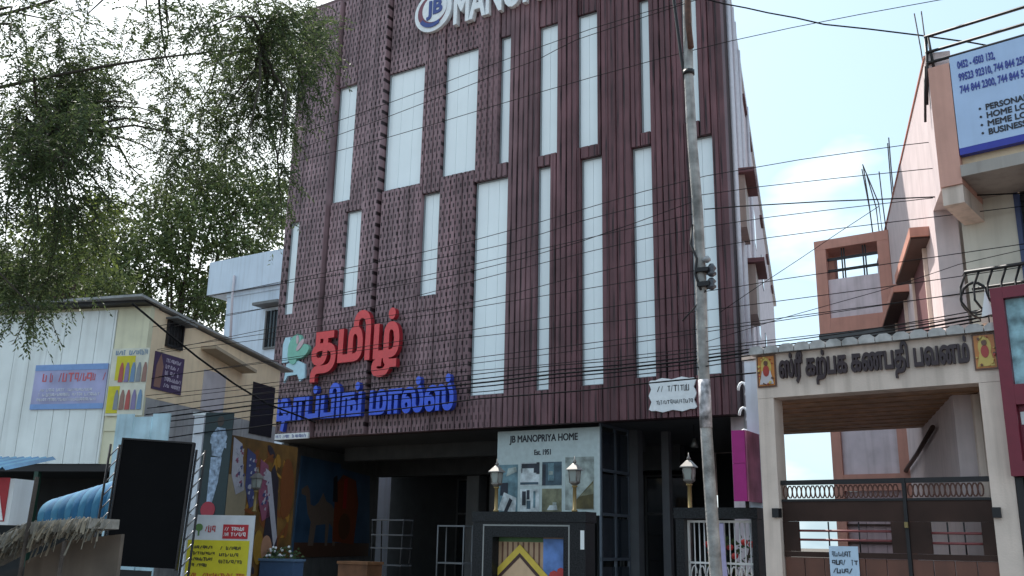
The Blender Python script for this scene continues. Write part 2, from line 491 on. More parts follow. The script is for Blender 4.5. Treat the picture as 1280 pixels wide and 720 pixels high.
structure('forecourt', MB().box(-9, 2, .0, 17, -.15, .06), paint('forecourt_paving', (.07, .068, .065), rough=.85, var=.2, scale=2, bump=.3), FN)

# ------------------------------------------------------------------ the mall
mall = thing('shopping_mall', 'tall maroon clad shopping mall with narrow pale windows and a dark open ground floor', 'building', FM, (0, .4, 0))
sx, sy = -.252, .968
WIN = [(-8.33, -7.95, 8.27, 11.3), (-6.8, -6.04, 11.72, 15.7), (-6.12, -5.4, 8.28, 11.33), (-4.74, -3.29, 11.73, 15.65), (-3.18, -2.56, 8.27, 11.37),  # window edges, like most positions in this script, projected from image pixels
       (-2.55, -1.35, 11.77, 15.68), (-1.33, -.20, 5.32, 11.38), (-.59, -.23, 11.78, 15.75), (.72, 1.31, 11.74, 15.7), (.71, 1.12, 5.33, 11.43),
       (1.93, 2.54, 11.73, 15.7), (2.03, 2.65, 5.36, 11.4), (3.76, 4.04, 11.75, 15.6), (3.5, 4.05, 5.45, 11.4), (5.02, 5.64, 5.4, 11.33), (4.94, 5.34, 11.75, 15.6)]
# body: upper storeys, front slab and flat roof
b = MB().hprism([(-8.5, .45), (5.96, .45), (5.96 + 38 * sx, 38 * sy), (-8.5 + 38 * sx, 38 * sy)], 4.62, 16.3)
part(mall, 'upper_storeys', b, LAV)
part(mall, 'front_slab', MB().box(-8.52, 5.97, .13, .448, 4.47, 18.85), DARKJ)
part(mall, 'roof_parapet', MB().box(-8.56, 6.02, -.06, .5, 18.86, 19.1), paint('maroon_coping', (.10, .04, .045), rough=.5))
b = MB().hprism([(5.75, .5), (5.99, .5), (5.99 + 37.9 * sx, .5 + 37.9 * sy), (5.75 + 37.9 * sx, .5 + 37.9 * sy)], 16.3, 16.55)
part(mall, 'side_coping', b, WHITE)
# cladding sheets: cut round the windows, each column of sheets standing a little proud or back
edges = sorted({-8.55, 6.0, -6.83, -5.37, -4.76} | {w[0] for w in WIN} | {w[1] for w in WIN})
xs = [edges[0]]
for e in edges[1:]:
    if e - xs[-1] < .06: continue
    n = max(1, round((e - xs[-1]) / .36)); a = xs[-1]
    for k in range(1, n + 1): xs.append(a + (e - a) * k / n)
xs[-1] = 6.0
SEAM = (-6.83, -5.37, -4.76)
for a, c in zip(xs[:-1], xs[1:]):
    mid = (a + c) / 2
    cuts = [(4.45, 18.85)]
    for (wx0, wx1, wz0, wz1) in WIN:
        if wx0 - .03 < mid < wx1 + .03:
            nc = []
            for z0, z1 in cuts:
                if wz1 <= z0 or wz0 >= z1: nc.append((z0, z1)); continue
                if wz0 > z0: nc.append((z0, wz0))
                if wz1 < z1: nc.append((wz1, z1))
            cuts = nc
    nc = []
    for z0, z1 in cuts:
        nc.append((z0, z1))
    for z0, z1 in nc:
        bay = .17 if mid < -6.83 else .02 if mid < -5.37 else .15 if mid < -4.76 else .0 if (z1 > 16 and z0 > 15) else .05
        prou = rng.choice((0, 0, .008, .012)) + bay
        g0 = .055 if any(abs(a - s) < .02 for s in SEAM) else .008
        g1 = .03 if any(abs(c - s) < .02 for s in SEAM) else .008
        y0 = -.06 - prou; mb = MB()
        w = (c - g1) - (a + g0); x = a + g0
        # folded sheet profile: flat, two shallow ribs, flat
        prof = [(0, .12), (0, y0 + .025), (.05 * w, y0), (.45 * w, y0), (.475 * w, y0 + .022), (.525 * w, y0 + .022), (.55 * w, y0), (.95 * w, y0), (w, y0 + .025), (w, .12)]
        mb.hprism([(x + p, q) for p, q in prof], z0 + .006, z1 - .006)
        part(mall, 'cladding_sheet', mb, CLAD)
# windows: frame, then one to three tall panes
FRM = flat('window_edge', (.30, .33, .35), .4)
for (x0, x1, z0, z1) in WIN:
    fr = MB()
    for q in ((x0, x0 + .03, z0, z1), (x1 - .03, x1, z0, z1), (x0 + .031, x1 - .031, z0, z0 + .03), (x0 + .031, x1 - .031, z1 - .03, z1)):
        fr.box(q[0], q[1], .02, .128, q[2], q[3])
    wo = part(mall, 'window', fr, FRM)
    if x0 < -6.85: wo.location.y -= .16
    n = 1 if x1 - x0 < .5 else (2 if x1 - x0 < .8 else 3)
    for k in range(n):
        a = x0 + .032 + (x1 - x0 - .064) * k / n; c = x0 + .032 + (x1 - x0 - .064) * (k + 1) / n
        part(wo, 'pane', MB().box(a + .004, c - .004, .05 + .004 * rng.random(), .12, z0 + .032, z1 - .032), PANE)
# pale broken strips along some sheet joints on the right bays
PALEJ = flat('pale_joint', (.50, .46, .46), .6)
for x in (2.9, 3.25, 4.45, 4.72, 1.55, 5.72, .35, -.9):
    k = min(xs, key=lambda q: abs(q - x)); mb = MB(); z = 5.0
    while z < 17:
        h = rng.uniform(.1, .5)
        if not any(w[0] - .03 < k < w[1] + .03 and w[2] - .6 < z < w[3] + .1 for w in WIN) and rng.random() < .75: mb.box(k - .009, k + .009, -.050, -.03, z, z + h)
        z += h + rng.uniform(.08, .4)
    o = part(mall, 'joint_strip', mb, PALEJ, kind='stuff')
# ground floor
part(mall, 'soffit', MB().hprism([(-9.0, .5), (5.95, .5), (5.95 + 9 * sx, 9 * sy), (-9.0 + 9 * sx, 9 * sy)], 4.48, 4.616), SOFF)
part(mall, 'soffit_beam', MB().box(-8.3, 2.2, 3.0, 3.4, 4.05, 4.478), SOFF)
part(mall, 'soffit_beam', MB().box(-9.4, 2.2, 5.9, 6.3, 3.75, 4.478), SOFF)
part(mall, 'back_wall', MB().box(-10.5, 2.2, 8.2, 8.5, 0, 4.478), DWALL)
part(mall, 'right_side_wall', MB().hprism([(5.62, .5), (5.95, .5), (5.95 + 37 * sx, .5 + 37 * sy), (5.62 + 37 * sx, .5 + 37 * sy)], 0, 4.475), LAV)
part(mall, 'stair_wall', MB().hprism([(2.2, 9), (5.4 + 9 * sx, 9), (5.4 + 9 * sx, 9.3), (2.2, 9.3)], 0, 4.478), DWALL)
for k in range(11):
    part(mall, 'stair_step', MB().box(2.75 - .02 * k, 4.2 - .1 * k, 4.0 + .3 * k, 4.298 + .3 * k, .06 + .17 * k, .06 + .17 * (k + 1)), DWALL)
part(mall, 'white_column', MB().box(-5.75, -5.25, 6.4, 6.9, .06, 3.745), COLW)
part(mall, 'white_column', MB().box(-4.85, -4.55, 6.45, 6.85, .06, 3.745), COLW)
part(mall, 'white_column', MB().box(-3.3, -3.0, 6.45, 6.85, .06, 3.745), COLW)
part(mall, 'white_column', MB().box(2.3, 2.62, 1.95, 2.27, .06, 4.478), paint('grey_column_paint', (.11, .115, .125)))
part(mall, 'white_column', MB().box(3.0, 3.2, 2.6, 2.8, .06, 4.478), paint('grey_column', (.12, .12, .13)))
for x in (-7.0, -5.2, -4.5, -3.75, -2.9, -2.1, -1.3, -.5, .3, 1.1):       # shop front doors of dark glass
    fr = MB()
    for q in ((x, x + .06, .06, 3.74), (x + .70, x + .76, .06, 3.74), (x + .061, x + .699, 2.5, 2.56), (x + .061, x + .699, 3.68, 3.74), (x + .061, x + .699, .06, .2)):
        fr.box(q[0], q[1], 7.6, 7.68, q[2], q[3])
    d = part(mall, 'shop_door', fr, SOFF)
    part(d, 'pane', MB().box(x + .062, x + .698, 7.63, 7.65, .202, 2.498), DGLASS)
    part(d, 'pane', MB().box(x + .062, x + .698, 7.63, 7.65, 2.562, 3.678), DGLASS)
# glass screen beside the entrance, seen from the street edge on
fr = MB()
for z in (.06, 1.2, 2.25, 3.3, 4.4): fr.box(2.33, 2.40, .3, 1.9, z, z + .07)
for y in (.3, 1.1, 1.87): fr.box(2.335, 2.395, y, y + .06, .131, 4.399)
gs = part(mall, 'glass_screen', fr, flat('steel_blue_frame', (.10, .12, .15), .4))
for y in (.36, 1.16):
    for z in (.132, 1.272, 2.322, 3.372): part(gs, 'pane', MB().box(2.355, 2.375, y, y + .7, z, z + .925), glass('blue_glass', (.02, .028, .04)))
# side wall details
SB = paint('brown_sunshade', (.13, .05, .055), rough=.7, streak=.3)
for k, (x, z) in enumerate([(7.6, 15.9), (10.5, 15.8), (14.5, 15.7), (19, 15.6), (25, 15.6), (31, 15.6)]):
    part(mall, 'sunshade', MB().prism([(x - .05, z), (x + 1.5, z), (x + 1.5, z + .12), (x - .05, z + .12)], -.13, -.02), SB).matrix_local = mall.matrix_world.inverted() @ FS.m
for x, z0, z1, d in [(1.3, 9.3, 10.7, .30), (3.6, 7.6, 9.0, .36)]:
    o = part(mall, 'window_box', MB().box(x, x + 1.5, -d, -.02, z0, z1), paint('tan_box', (.30, .22, .19), streak=.3)); o.matrix_local = mall.matrix_world.inverted() @ FS.m
    h = part(o, 'hood', MB().prism([(x - .15, z1 + .01), (x + 1.7, z1 + .01), (x + 1.7, z1 + .13), (x - .15, z1 + .13)], -d - .25, -.02), SB)
PIPE = flat('drain_pipe', (.55, .52, .56), .4)
for x in (.45, .8, 2.5, 3.3, 5.0, 9):
    o = part(mall, 'drain_pipe', MB().tube([(x, -.12, .2), (x, -.12, 16.2)], .06), PIPE); o.matrix_local = mall.matrix_world.inverted() @ FS.m
for x in (2.2, 4.4, 7, 12, 18):
    for z in (5.6, 8.9, 12.3):
        o = part(mall, 'side_window', MB().box(x, x + 1.2, -.05, .1, z, z + 1.3), DGLASS); o.matrix_local = mall.matrix_world.inverted() @ FS.m

# ------------------------------------------------------------------ signs on the mall front
WSIGN = flat('white_sign_face', (.80, .82, .84), .35)
t = thing('shop_name_sign', 'big white raised capital letters on the top of the maroon front', 'sign', FM, (-.7, -.1, 16.6), 'signs on the maroon front')
for mb in letters('MANOPRIYA', -2.19, 2.35, 16.52, 17.62, -.26, -.085, .028): part(t, 'letter', mb, WSIGN)
t = thing('round_logo_sign', 'round white logo disc with blue letters, left of the white capitals', 'sign', FM, (-3, -.1, 16.58), 'signs on the maroon front')
cir = lambda x, z, r, n=28, a0=0, a1=360: [(x + r * math.cos(R(a0 + (a1 - a0) * k / n)), z + r * math.sin(R(a0 + (a1 - a0) * k / n))) for k in range(n if a1 - a0 == 360 else n + 1)]
part(t, 'disc', MB().prism(cir(-3.0, 17.28, .70), -.22, -.085), WSIGN)
part(t, 'maroon_inset', MB().prism(cir(-3.03, 17.30, .54), -.232, -.2205), flat('logo_maroon', (.20, .06, .09)))
part(t, 'white_inset', MB().prism(cir(-2.93, 17.34, .46), -.244, -.2325), WSIGN)
part(t, 'blue_swoosh', MB().prism(cir(-3.0, 17.28, .56, 12, 215, 300) + cir(-2.97, 17.33, .48, 12, 300, 215), -.256, -.2445), flat('logo_blue', (.04, .07, .26)))
for mb in letters('JB', -3.22, -2.62, 16.98, 17.62, -.27, -.245, .035): part(t, 'letter', mb, flat('logo_blue', (.04, .07, .26)))

def edged_letters(name, txt, lab, x0, x1, z0, z1, m1, m2, bold):  # front faces and edges take separate colours
    t = thing(name, lab, 'sign', FM, ((x0 + x1) / 2, -.1, z0), 'signs on the maroon front')
    for mb in letters(txt, x0, x1, z0, z1, -.36, -.20, bold):
        p = part(t, 'letter', mb, m1)
        p.data.materials.append(m2)
        for f in p.data.polygons:
            if abs(f.normal.y) < .5: f.material_index = 1
t = edged_letters('red_letter_sign', 'தமிழ்', 'red raised Tamil word, largest of the words over the blue lettering', -6.85, -3.55, 6.0, 8.02, RED, REDE, .036)
t = edged_letters('blue_letter_sign', 'ஷாப்பிங் மால்ஸ்', 'long line of blue raised Tamil letters along the foot of the maroon front', -8.5, -1.62, 4.62, 5.95, BLUE, flat('blue_letter_edge', (.025, .05, .36)), .038)
FME = Frame(.07, 24.27, 122); FME.m = FME.m @ Matrix.Translation((.2, -.16, 0))      # the signs on the proud left bay
t = thing('leaf_emblem_sign', 'pale emblem of green leaves and a pink petal, left of the red word', 'sign', FME, (-7.8, -.1, 6.1), 'signs on the maroon front')
def blob(x, z, a, b_, rot, n=18):
    c, s = math.cos(R(rot)), math.sin(R(rot))
    return [(x + a * math.cos(2 * math.pi * k / n) * c - b_ * math.sin(2 * math.pi * k / n) * s, z + a * math.cos(2 * math.pi * k / n) * s + b_ * math.sin(2 * math.pi * k / n) * c) for k in range(n)]
EB = flat('emblem_pale_blue', (.45, .66, .76), .4); EG = flat('emblem_green', (.20, .48, .38), .4); EP = flat('emblem_pink', (.56, .40, .44), .4)
part(t, 'foot', MB().prism([(-8.15, 6.1), (-8.02, 6.3), (-7.62, 6.32), (-7.5, 6.1), (-7.3, 6.2), (-7.34, 6.62), (-7.62, 6.74), (-8.1, 6.68)], -.16, -.085), EB)
part(t, 'stroke', MB().prism([(-8.3, 7.3), (-8.22, 7.5), (-8.02, 7.5), (-7.92, 6.9), (-8.05, 6.73), (-8.28, 6.72)], -.17, -.085), EB)
for q in ((-7.78, 7.22, .36, .24, 65), (-7.5, 7.0, .34, .2, 20), (-7.85, 6.9, .28, .18, 110)): part(t, 'leaf', MB().prism(blob(*q), -.19 - .01 * rng.random() - .02 * (q[4] == 20), -.085), EG)
part(t, 'petal', MB().prism(blob(-7.52, 7.2, .22, .08, 50), -.235, -.085), EP)
part(t, 'petal', MB().prism(blob(-7.66, 7.38, .14, .05, 95), -.227, -.085), EP)
t = thing('cloud_shaped_sign', 'small white scalloped board with black lettering at the lower right of the maroon front', 'sign', FM, (4.45, -.1, 4.62), 'signs on the maroon front')
pts = []
for k in range(40):
    a = 2 * math.pi * k / 40; rr = 1 + .06 * math.cos(10 * a)
    pts.append((4.47 + .56 * rr * max(-1, min(1, 1.35 * math.cos(a))), 4.98 + .38 * rr * max(-1, min(1, 1.35 * math.sin(a)))))
part(t, 'board', MB().prism(pts, -.16, -.085), WSIGN)
part(t, 'lettering', scribble(rng, 4.08, 4.9, 5.03, 5.22, -.166, 1, .005), INK, kind='stuff')
part(t, 'lettering', scribble(rng, 4.05, 4.92, 4.74, 4.88, -.166, 1, .005), INK, kind='stuff')
t = thing('narrow_white_sign', 'thin white name strip under the first blue letters', 'sign', FME, (-7.7, -.1, 4.4), 'signs on the maroon front')
part(t, 'board', MB().box(-8.36, -7.0, -.15, -.085, 4.40, 4.57), WSIGN)
part(t, 'lettering', scribble(rng, -8.3, -7.1, 4.42, 4.55, -.155, 1, .004), NAVY, kind='stuff')

# hanging board with photographs
t = thing('furniture_shop_board', 'pale hanging board with rows of furniture photographs over the black stone front', 'sign', FM, (.85, .3, 2.3))
BRD = flat('pale_board', (.50, .58, .58), .4)
part(t, 'board', MB().box(-.62, 2.3, .30, .36, 2.25, 4.38), BRD)
part(t, 'edge', MB().box(2.302, 2.36, .29, .37, 2.25, 4.38), flat('board_edge', (.55, .62, .62)))
for mb in letters('JB MANOPRIYA HOME', -.25, 1.75, 4.02, 4.26, .288, .298, .02): part(t, 'letter', mb, INK)
for mb in letters('Est. 1951', .5, .98, 3.74, 3.88, .288, .298, .02): part(t, 'letter', mb, INK)
PC = {'a': (.14, .24, .28), 'b': (.03, .035, .05), 'c': (.55, .60, .62), 'd': (.06, .10, .13), 'e': (.20, .20, .13), 'f': (.35, .40, .38), 'g': (.10, .08, .03)}
PM = {k: paint('photo_' + k, v, rough=.4, var=.45, scale=5, streak=.2) for k, v in PC.items()}
def photo(x0, x1, z0, z1, ground, shapes, lab):
    p = part(t, 'photograph', MB().box(x0, x1, .294, .2995, z0, z1), PM[ground], label=lab)
    for i, (mk, poly) in enumerate(shapes):
        part(p, 'print', MB().prism([(x0 + u * (x1 - x0), z0 + w * (z1 - z0)) for u, w in poly], .2935 - .0025 * (i + 1), .2935 - .0025 * i), PM[mk])
rc = lambda a, b_, c, d: [(a, b_), (c, b_), (c, d), (a, d)]
photo(-.56, .02, 2.32, 3.52, 'a', [('b', rc(.1, .35, .5, .62)), ('c', [(.0, .05), (.9, .0), (.95, .3), (.3, .42)]), ('f', [(.4, .75), (.95, .85), (.9, .95), (.5, .92)]), ('b', [(.3, 0), (.5, .02), (.75, .25), (.6, .3)])], 'bedroom picture')
photo(.10, .66, 2.98, 3.56, 'c', [('b', rc(.05, .55, .9, .95)), ('c', rc(.1, .42, .7, .75)), ('d', rc(.0, .05, .95, .15)), ('b', rc(.85, .5, 1, 1))], 'picture of a white bed')
photo(.74, 1.30, 2.98, 3.56, 'd', [('a', rc(.3, .2, .6, .95)), ('b', rc(.0, .0, .18, .9)), ('f', rc(.35, .45, .55, .6))], 'picture of a dark wardrobe')
photo(.10, .66, 2.32, 2.9, 'c', [('b', rc(.1, .3, .3, .9)), ('d', rc(.35, .15, .55, .5)), ('a', rc(.7, .2, .8, .9)), ('b', rc(.35, .55, .5, .95))], 'picture of chairs')
photo(.74, 1.30, 2.32, 2.9, 'e', [('c', [(.25, .1), (.8, .1), (.75, .3), (.4, .3)]), ('f', rc(.55, .3, .75, .42))], 'picture of a basin')
photo(1.40, 2.2, 2.38, 3.66, 'f', [('g', [(.98, .02), (.98, .55), (.4, .2), (.4, .02)]), ('b', rc(.3, .08, .38, .4)), ('e', [(.98, .3), (.98, .5), (.5, .25)])], 'picture of a hallway')

# ------------------------------------------------------------------ compound wall along the street: black stone frames, lamps
def lamp(s, lab):
    t = thing('post_lamp', lab, 'lamp', FN, (s, .17, 2.1), 'brass post lamps on the stone piers')
    part(t, 'post', MB().lathe([(.05, 2.1), (.05, 2.13), (.032, 2.14), (.032, 2.5), (.05, 2.51), (.05, 2.53)], s, .17), GOLD)
    part(t, 'cup', MB().lathe([(.03, 2.53), (.1, 2.58), (.1, 2.6)], s, .17, 4, False), TIN)
    part(t, 'lantern', MB().lathe([(.085, 2.602), (.105, 2.78)], s, .17, 4, False), LAMPG)
    for k in range(4):
        a = math.pi / 4 + k * math.pi / 2
        part(t, 'rib', MB().tube([(s + .088 * math.cos(a), .17 + .088 * math.sin(a), 2.6), (s + .108 * math.cos(a), .17 + .108 * math.sin(a), 2.785)], .009, 4), TIN)
    part(t, 'roof', MB().lathe([(.16, 2.785), (.15, 2.80), (.06, 2.88), (.035, 2.90)], s, .17, 4, False), TIN)
    part(t, 'finial', MB().lathe([(.02, 2.9), (.035, 2.93), (.012, 2.96), (.004, 3.02)], s, .17, 8), TIN)
lamp(-4.12, 'brass post lamp at the left end of the black stone frame with a house picture')
lamp(-2.56, 'brass post lamp in front of the furniture photographs')
lamp(-.52, 'brass post lamp on the black stone frame with the white grille')
lamp(-10.1, 'post lamp rising behind the yellow banner')

WL = flat('white_line', (.24, .25, .25))
t = thing('stone_frame', 'black granite frame around a house picture, two lamps on top', 'wall', FN, (-3.4, .17, 0), 'black granite frames at the street')
part(t, 'top_slab', MB().box(-4.5, -2.25, -.02, .36, 1.93, 2.1), GRANITE)
part(t, 'pillar', MB().box(-4.48, -4.07, .0, .34, 0, 1.926), GRANITE)
part(t, 'pillar', MB().box(-2.68, -2.27, .0, .34, 0, 1.926), GRANITE)
part(t, 'lintel', MB().box(-4.068, -2.682, .0, .34, 1.68, 1.926), GRANITE)
for q in ((-4.27, -2.56, 1.86, 1.885), (-4.27, -4.245, .2, 1.858), (-2.585, -2.56, .2, 1.858)): part(t, 'white_line', MB().box(q[0], q[1], -.005, .001, q[2], q[3]), WL)
part(t, 'sticker', MB().box(-2.36, -2.29, -.006, .001, 1.5, 1.8), WHITE)
t = thing('house_picture', 'coloured picture of a yellow gabled hut under blue sky inside the black granite frame', 'picture', FN, (-3.37, .2, .3))
part(t, 'sheet', MB().box(-4.065, -2.685, .2, .23, .3, 1.678), flat('picture_tan', (.40, .27, .17)))
part(t, 'printed_sky', MB().box(-3.17, -2.7, .194, .1995, .9, 1.66), paint('picture_blue', (.10, .20, .48), var=.4, scale=4))
part(t, 'green_border', MB().box(-4.06, -3.175, .192, .1995, 1.6, 1.675), flat('picture_green', (.06, .13, .05)))
for k in range(8): part(t, 'stripe', MB().box(-4.0 + .105 * k, -3.97 + .105 * k, .194, .1995, 1.0, 1.595), flat('picture_brown', (.13, .06, .035)))
part(t, 'gable', MB().prism([(-3.62, 1.47), (-3.1, 1.02), (-3.1, .3), (-4.05, .3), (-4.05, 1.08)], .180, .1935), flat('picture_cream', (.55, .38, .24)))
part(t, 'bargeboard', MB().prism([(-3.62, 1.56), (-3.0, 1.0), (-3.0, .86), (-3.62, 1.42), (-4.06, 1.03), (-4.06, 1.17)], .170, .1795), flat('picture_yellow', (.58, .43, .06)))
part(t, 'bargeboard', MB().prism([(-3.62, 1.42), (-3.02, .87), (-3.02, .8), (-3.62, 1.35), (-4.06, .96), (-4.06, 1.03)], .170, .1795), flat('picture_dark', (.05, .02, .02)))
for x, z, r in ((-2.95, 1.05, .1), (-2.82, 1.12, .08), (-3.05, .95, .09), (-2.78, .98, .09)): part(t, 'flower', MB().prism(cir(x, z, r, 8), .17 + .004 * rng.random(), .1938), flat('picture_red', (.42, .04, .04)))
# right granite frame with its grille
t = thing('stone_frame', 'black granite frame holding a white iron grille, beside the gatehouse', 'wall', FN, (-.04, .17, 0), 'black granite frames at the street')
part(t, 'top_slab', MB().box(-.72, .60, -.02, .36, 2.0, 2.16), GRANITE)
part(t, 'pillar', MB().box(-.70, -.56, .0, .34, 0, 1.996), GRANITE)
part(t, 'pillar', MB().box(.50, .585, .0, .34, 0, 1.996), GRANITE)
WI = flat('white_iron', (.62, .63, .64), .4)
part(t, 'grille_frame', MB().box(-.555, .495, .12, .16, 1.94, 1.975).box(-.555, .495, .12, .16, 1.33, 1.36).box(-.555, .495, .12, .16, .98, 1.01).box(-.555, -.525, .12, .16, .3, 1.939).box(.465, .495, .12, .16, .3, 1.939), WI)
for k in range(12): part(t, 'grille_bar', MB().tube([(-.45 + .08 * k, .14, .3), (-.45 + .08 * k, .14, 1.94)], .011, 5), WI)
for k in range(8):
    x = -.46 + .125 * k
    part(t, 'scroll', MB().tube([(x + .045 * math.cos(a), .105, 1.17 + .13 * math.sin(a) + .02 * math.cos(a)) for a in [i * math.pi / 6 for i in range(10)]], .011, 5), WI)
t = thing('cloth_strip', 'long lavender cloth hanging on the white grille', 'cloth', FN, (.02, .08, .9))
part(t, 'cloth', MB().prism([(-.02, 1.0), (-.05, 1.5), (-.02, 1.93), (.04, 1.93), (.06, 1.4), (.09, 1.0)], .07, .085), flat('lavender_cloth', (.40, .38, .60), .8))
t = thing('flowering_plant', 'plant with red flowers behind the white grille', 'plant', FN, (0, .7, .06))
part(t, 'stem', MB().tube([(0, .7, .06), (.02, .7, .8), (-.05, .72, 1.5)], .02, 5).tube([(.02, .7, .8), (.25, .68, 1.6)], .015, 5).tube([(.02, .7, .7), (-.3, .75, 1.55)], .015, 5), BARK)
mb = MB()
for k in range(130):
    x, y, z = rng.uniform(-.45, .45), .7 + rng.uniform(-.15, .2), rng.uniform(.9, 1.75); a = rng.uniform(0, 6.28); r = .06
    mb.add([(x, y, z), (x + r * math.cos(a), y - .02, z + .03), (x + 2 * r * math.cos(a), y, z - .03), (x + r * math.cos(a), y + .03, z - .02)], [(0, 1, 2, 3)])
part(t, 'leaves', mb, flat('plant_green', (.05, .09, .03)))
for x, z in ((-.42, 1.62), (-.05, 1.58), (.18, 1.66), (.30, 1.63), (-.36, 1.5), (.02, 1.45)): part(t, 'flower', MB().ball(x, .6, z, .06, .05, .05, 7, 4), flat('flower_red', (.5, .03, .03)))
# pale pillar and magenta sign box at the mall's right corner
t = thing('boundary_pillar', 'pale blue white plastered pillar between the mall and the gatehouse', 'pillar', FN, (.44, .3, 0))
part(t, 'shaft', MB().box(.38, .63, .375, .62, 0, 4.45), paint('pale_blue_plaster', (.60, .66, .76), streak=.3))
part(t, 'cap', MB().box(.35, .66, .35, .65, 4.452, 4.54), BEIGE)
for z in (3.25, 3.6, 4.0):
    part(t, 'cable_bracket', MB().tube([(.38 - .07 * (1 + math.cos(a)), .45, z + .12 * math.sin(a)) for a in [i * .5 for i in range(9)]], .022, 6), WHITE)
t = thing('sign_box', 'magenta box sign with a faded pink side at the foot of the mall corner', 'sign', FN, (.45, .1, 2.2))
part(t, 'case', MB().box(.35, .54, -.25, .36, 2.26, 3.26), flat('sign_case', (.16, .03, .1)))
part(t, 'face', MB().box(.345, .545, -.28, -.253, 2.24, 2.79), MAG); part(t, 'face', MB().box(.345, .545, -.28, -.253, 2.795, 3.28), MAG)
part(t, 'side', MB().box(.543, .565, -.25, .37, 2.24, 3.28), paint('faded_pink', (.42, .16, .27), var=.35, scale=3, streak=.4))
part(t, 'bracket', MB().tube([(.45, .0, 2.15), (.45, .0, 2.27)], .03, 6), IRON)
# forecourt's left wall with the painted hoardings
t = thing('forecourt_wall', 'painted side wall along the left of the forecourt', 'wall', FMU, (0, .2, 0))
part(t, 'wall', MB().box(1.2, 8.0, .0, .25, -.1, 4.47), GREY)
MU_Y = paint('ochre_print', (.13, .065, .014), var=.6, scale=1.3, streak=.3)  # hoarding prints darkened in colour to stand in for shade under the mall
FHO = Frame(-5.8, 20.18, 17.4)
def shrink(o):
    o.location = (-.38 + 2.25 * .738 - OFF[t.name].x, -OFF[t.name].y, 1.6 - 1.6 * .735); o.scale = (.738, 1, .735); return o
t = thing('fashion_hoarding', 'ochre hoarding with patterned clothes standing below the cream gable', 'poster', FHO, (0, -.05, 0), 'hoardings along the forecourt')
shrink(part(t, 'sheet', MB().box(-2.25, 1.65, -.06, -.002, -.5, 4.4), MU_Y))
shrink(part(t, 'pale_panel', MB().box(-2.2, -1.1, -.066, -.0605, 1.9, 3.3), flat('print_beige', (.26, .22, .15))))
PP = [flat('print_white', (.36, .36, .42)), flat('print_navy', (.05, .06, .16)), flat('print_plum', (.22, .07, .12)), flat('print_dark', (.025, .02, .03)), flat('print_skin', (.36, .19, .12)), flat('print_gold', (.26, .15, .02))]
for k in range(3):
    cx0 = -2.0 + .75 * k
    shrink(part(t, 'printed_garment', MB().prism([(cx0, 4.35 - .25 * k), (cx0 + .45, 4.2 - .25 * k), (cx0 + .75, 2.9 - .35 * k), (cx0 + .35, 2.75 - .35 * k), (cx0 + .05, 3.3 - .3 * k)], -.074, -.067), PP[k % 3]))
    for j in range(26):
        u, w = rng.random(), rng.random()
        x = cx0 + .08 + .45 * u + .15 * w; z = 4.15 - .3 * k - 1.2 * w; s_ = rng.uniform(.05, .11)
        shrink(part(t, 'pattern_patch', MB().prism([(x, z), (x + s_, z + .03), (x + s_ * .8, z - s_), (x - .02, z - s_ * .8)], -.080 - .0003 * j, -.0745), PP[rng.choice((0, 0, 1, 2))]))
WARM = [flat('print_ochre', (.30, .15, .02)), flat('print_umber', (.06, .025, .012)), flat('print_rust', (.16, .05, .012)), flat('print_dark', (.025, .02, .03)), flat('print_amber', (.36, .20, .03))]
for j in range(70):
    x, z, a_ = rng.uniform(-1.0, 1.45), rng.uniform(.3, 4.2), rng.uniform(0, 180)
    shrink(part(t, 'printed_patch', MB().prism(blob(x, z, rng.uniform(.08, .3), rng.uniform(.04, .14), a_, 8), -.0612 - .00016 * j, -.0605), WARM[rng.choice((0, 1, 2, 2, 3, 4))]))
shrink(part(t, 'printed_figure', MB().prism([(-.1, .6), (.1, 2.6), (.0, 3.3), (.3, 3.75), (.6, 3.3), (.65, 2.4), (.9, .6)], -.074, -.067), PP[3]))
shrink(part(t, 'printed_scarf', MB().prism([(-.2, 3.6), (.1, 3.5), (.75, 1.6), (.6, 1.3), (.2, 2.4)], -.0826, -.0745), PP[0]))
shrink(part(t, 'printed_face', MB().prism(blob(.2, 1.25, .3, .4, 10), -.0826, -.0745), PP[4]))
shrink(part(t, 'printed_hair', MB().prism(blob(-.25, 1.3, .26, .5, 5), -.079, -.0745), PP[5]))
shrink(part(t, 'printed_patch', MB().prism(blob(1.15, 3.1, .4, .9, 5), -.071, -.0605), flat('print_rust', (.16, .05, .012))))
shrink(part(t, 'back_frame', MB().box(-2.2, 1.6, .0, .10, -.5, 4.35), GREY))
t = thing('camel_hoarding', 'blue hoarding with a pale camel and an orange howdah, deep in the forecourt', 'poster', FMU, (4.5, -.05, 1), 'hoardings along the forecourt')
part(t, 'sheet', MB().prism([(1.85, 1.0), (7.4, 1.0), (7.05, 3.85), (4.75, 3.95), (4.7, 4.1), (2.0, 4.15)], -.06, -.002), paint('print_sky_blue', (.055, .13, .25), var=.35, scale=.8))
part(t, 'ground_band', MB().box(1.9, 7.3, -.066, -.0605, 1.0, 1.45), flat('print_earth', (.12, .06, .04)))
CM = flat('print_camel', (.22, .17, .14))
part(t, 'printed_camel', MB().prism([(2.75, 1.35), (2.85, 2.1), (2.6, 2.35), (2.42, 2.9), (2.12, 2.95), (2.1, 3.1), (2.45, 3.25), (2.62, 3.1), (2.75, 2.65), (3.0, 2.6), (3.3, 2.75), (3.55, 3.05), (3.8, 2.8), (4.2, 2.7), (4.45, 2.5), (4.6, 1.9), (4.6, 1.35), (4.45, 1.35), (4.35, 1.95), (4.1, 2.1), (4.05, 1.35), (3.9, 1.35), (3.85, 2.05), (3.2, 2.0), (3.1, 1.35)], -.074, -.067), CM)
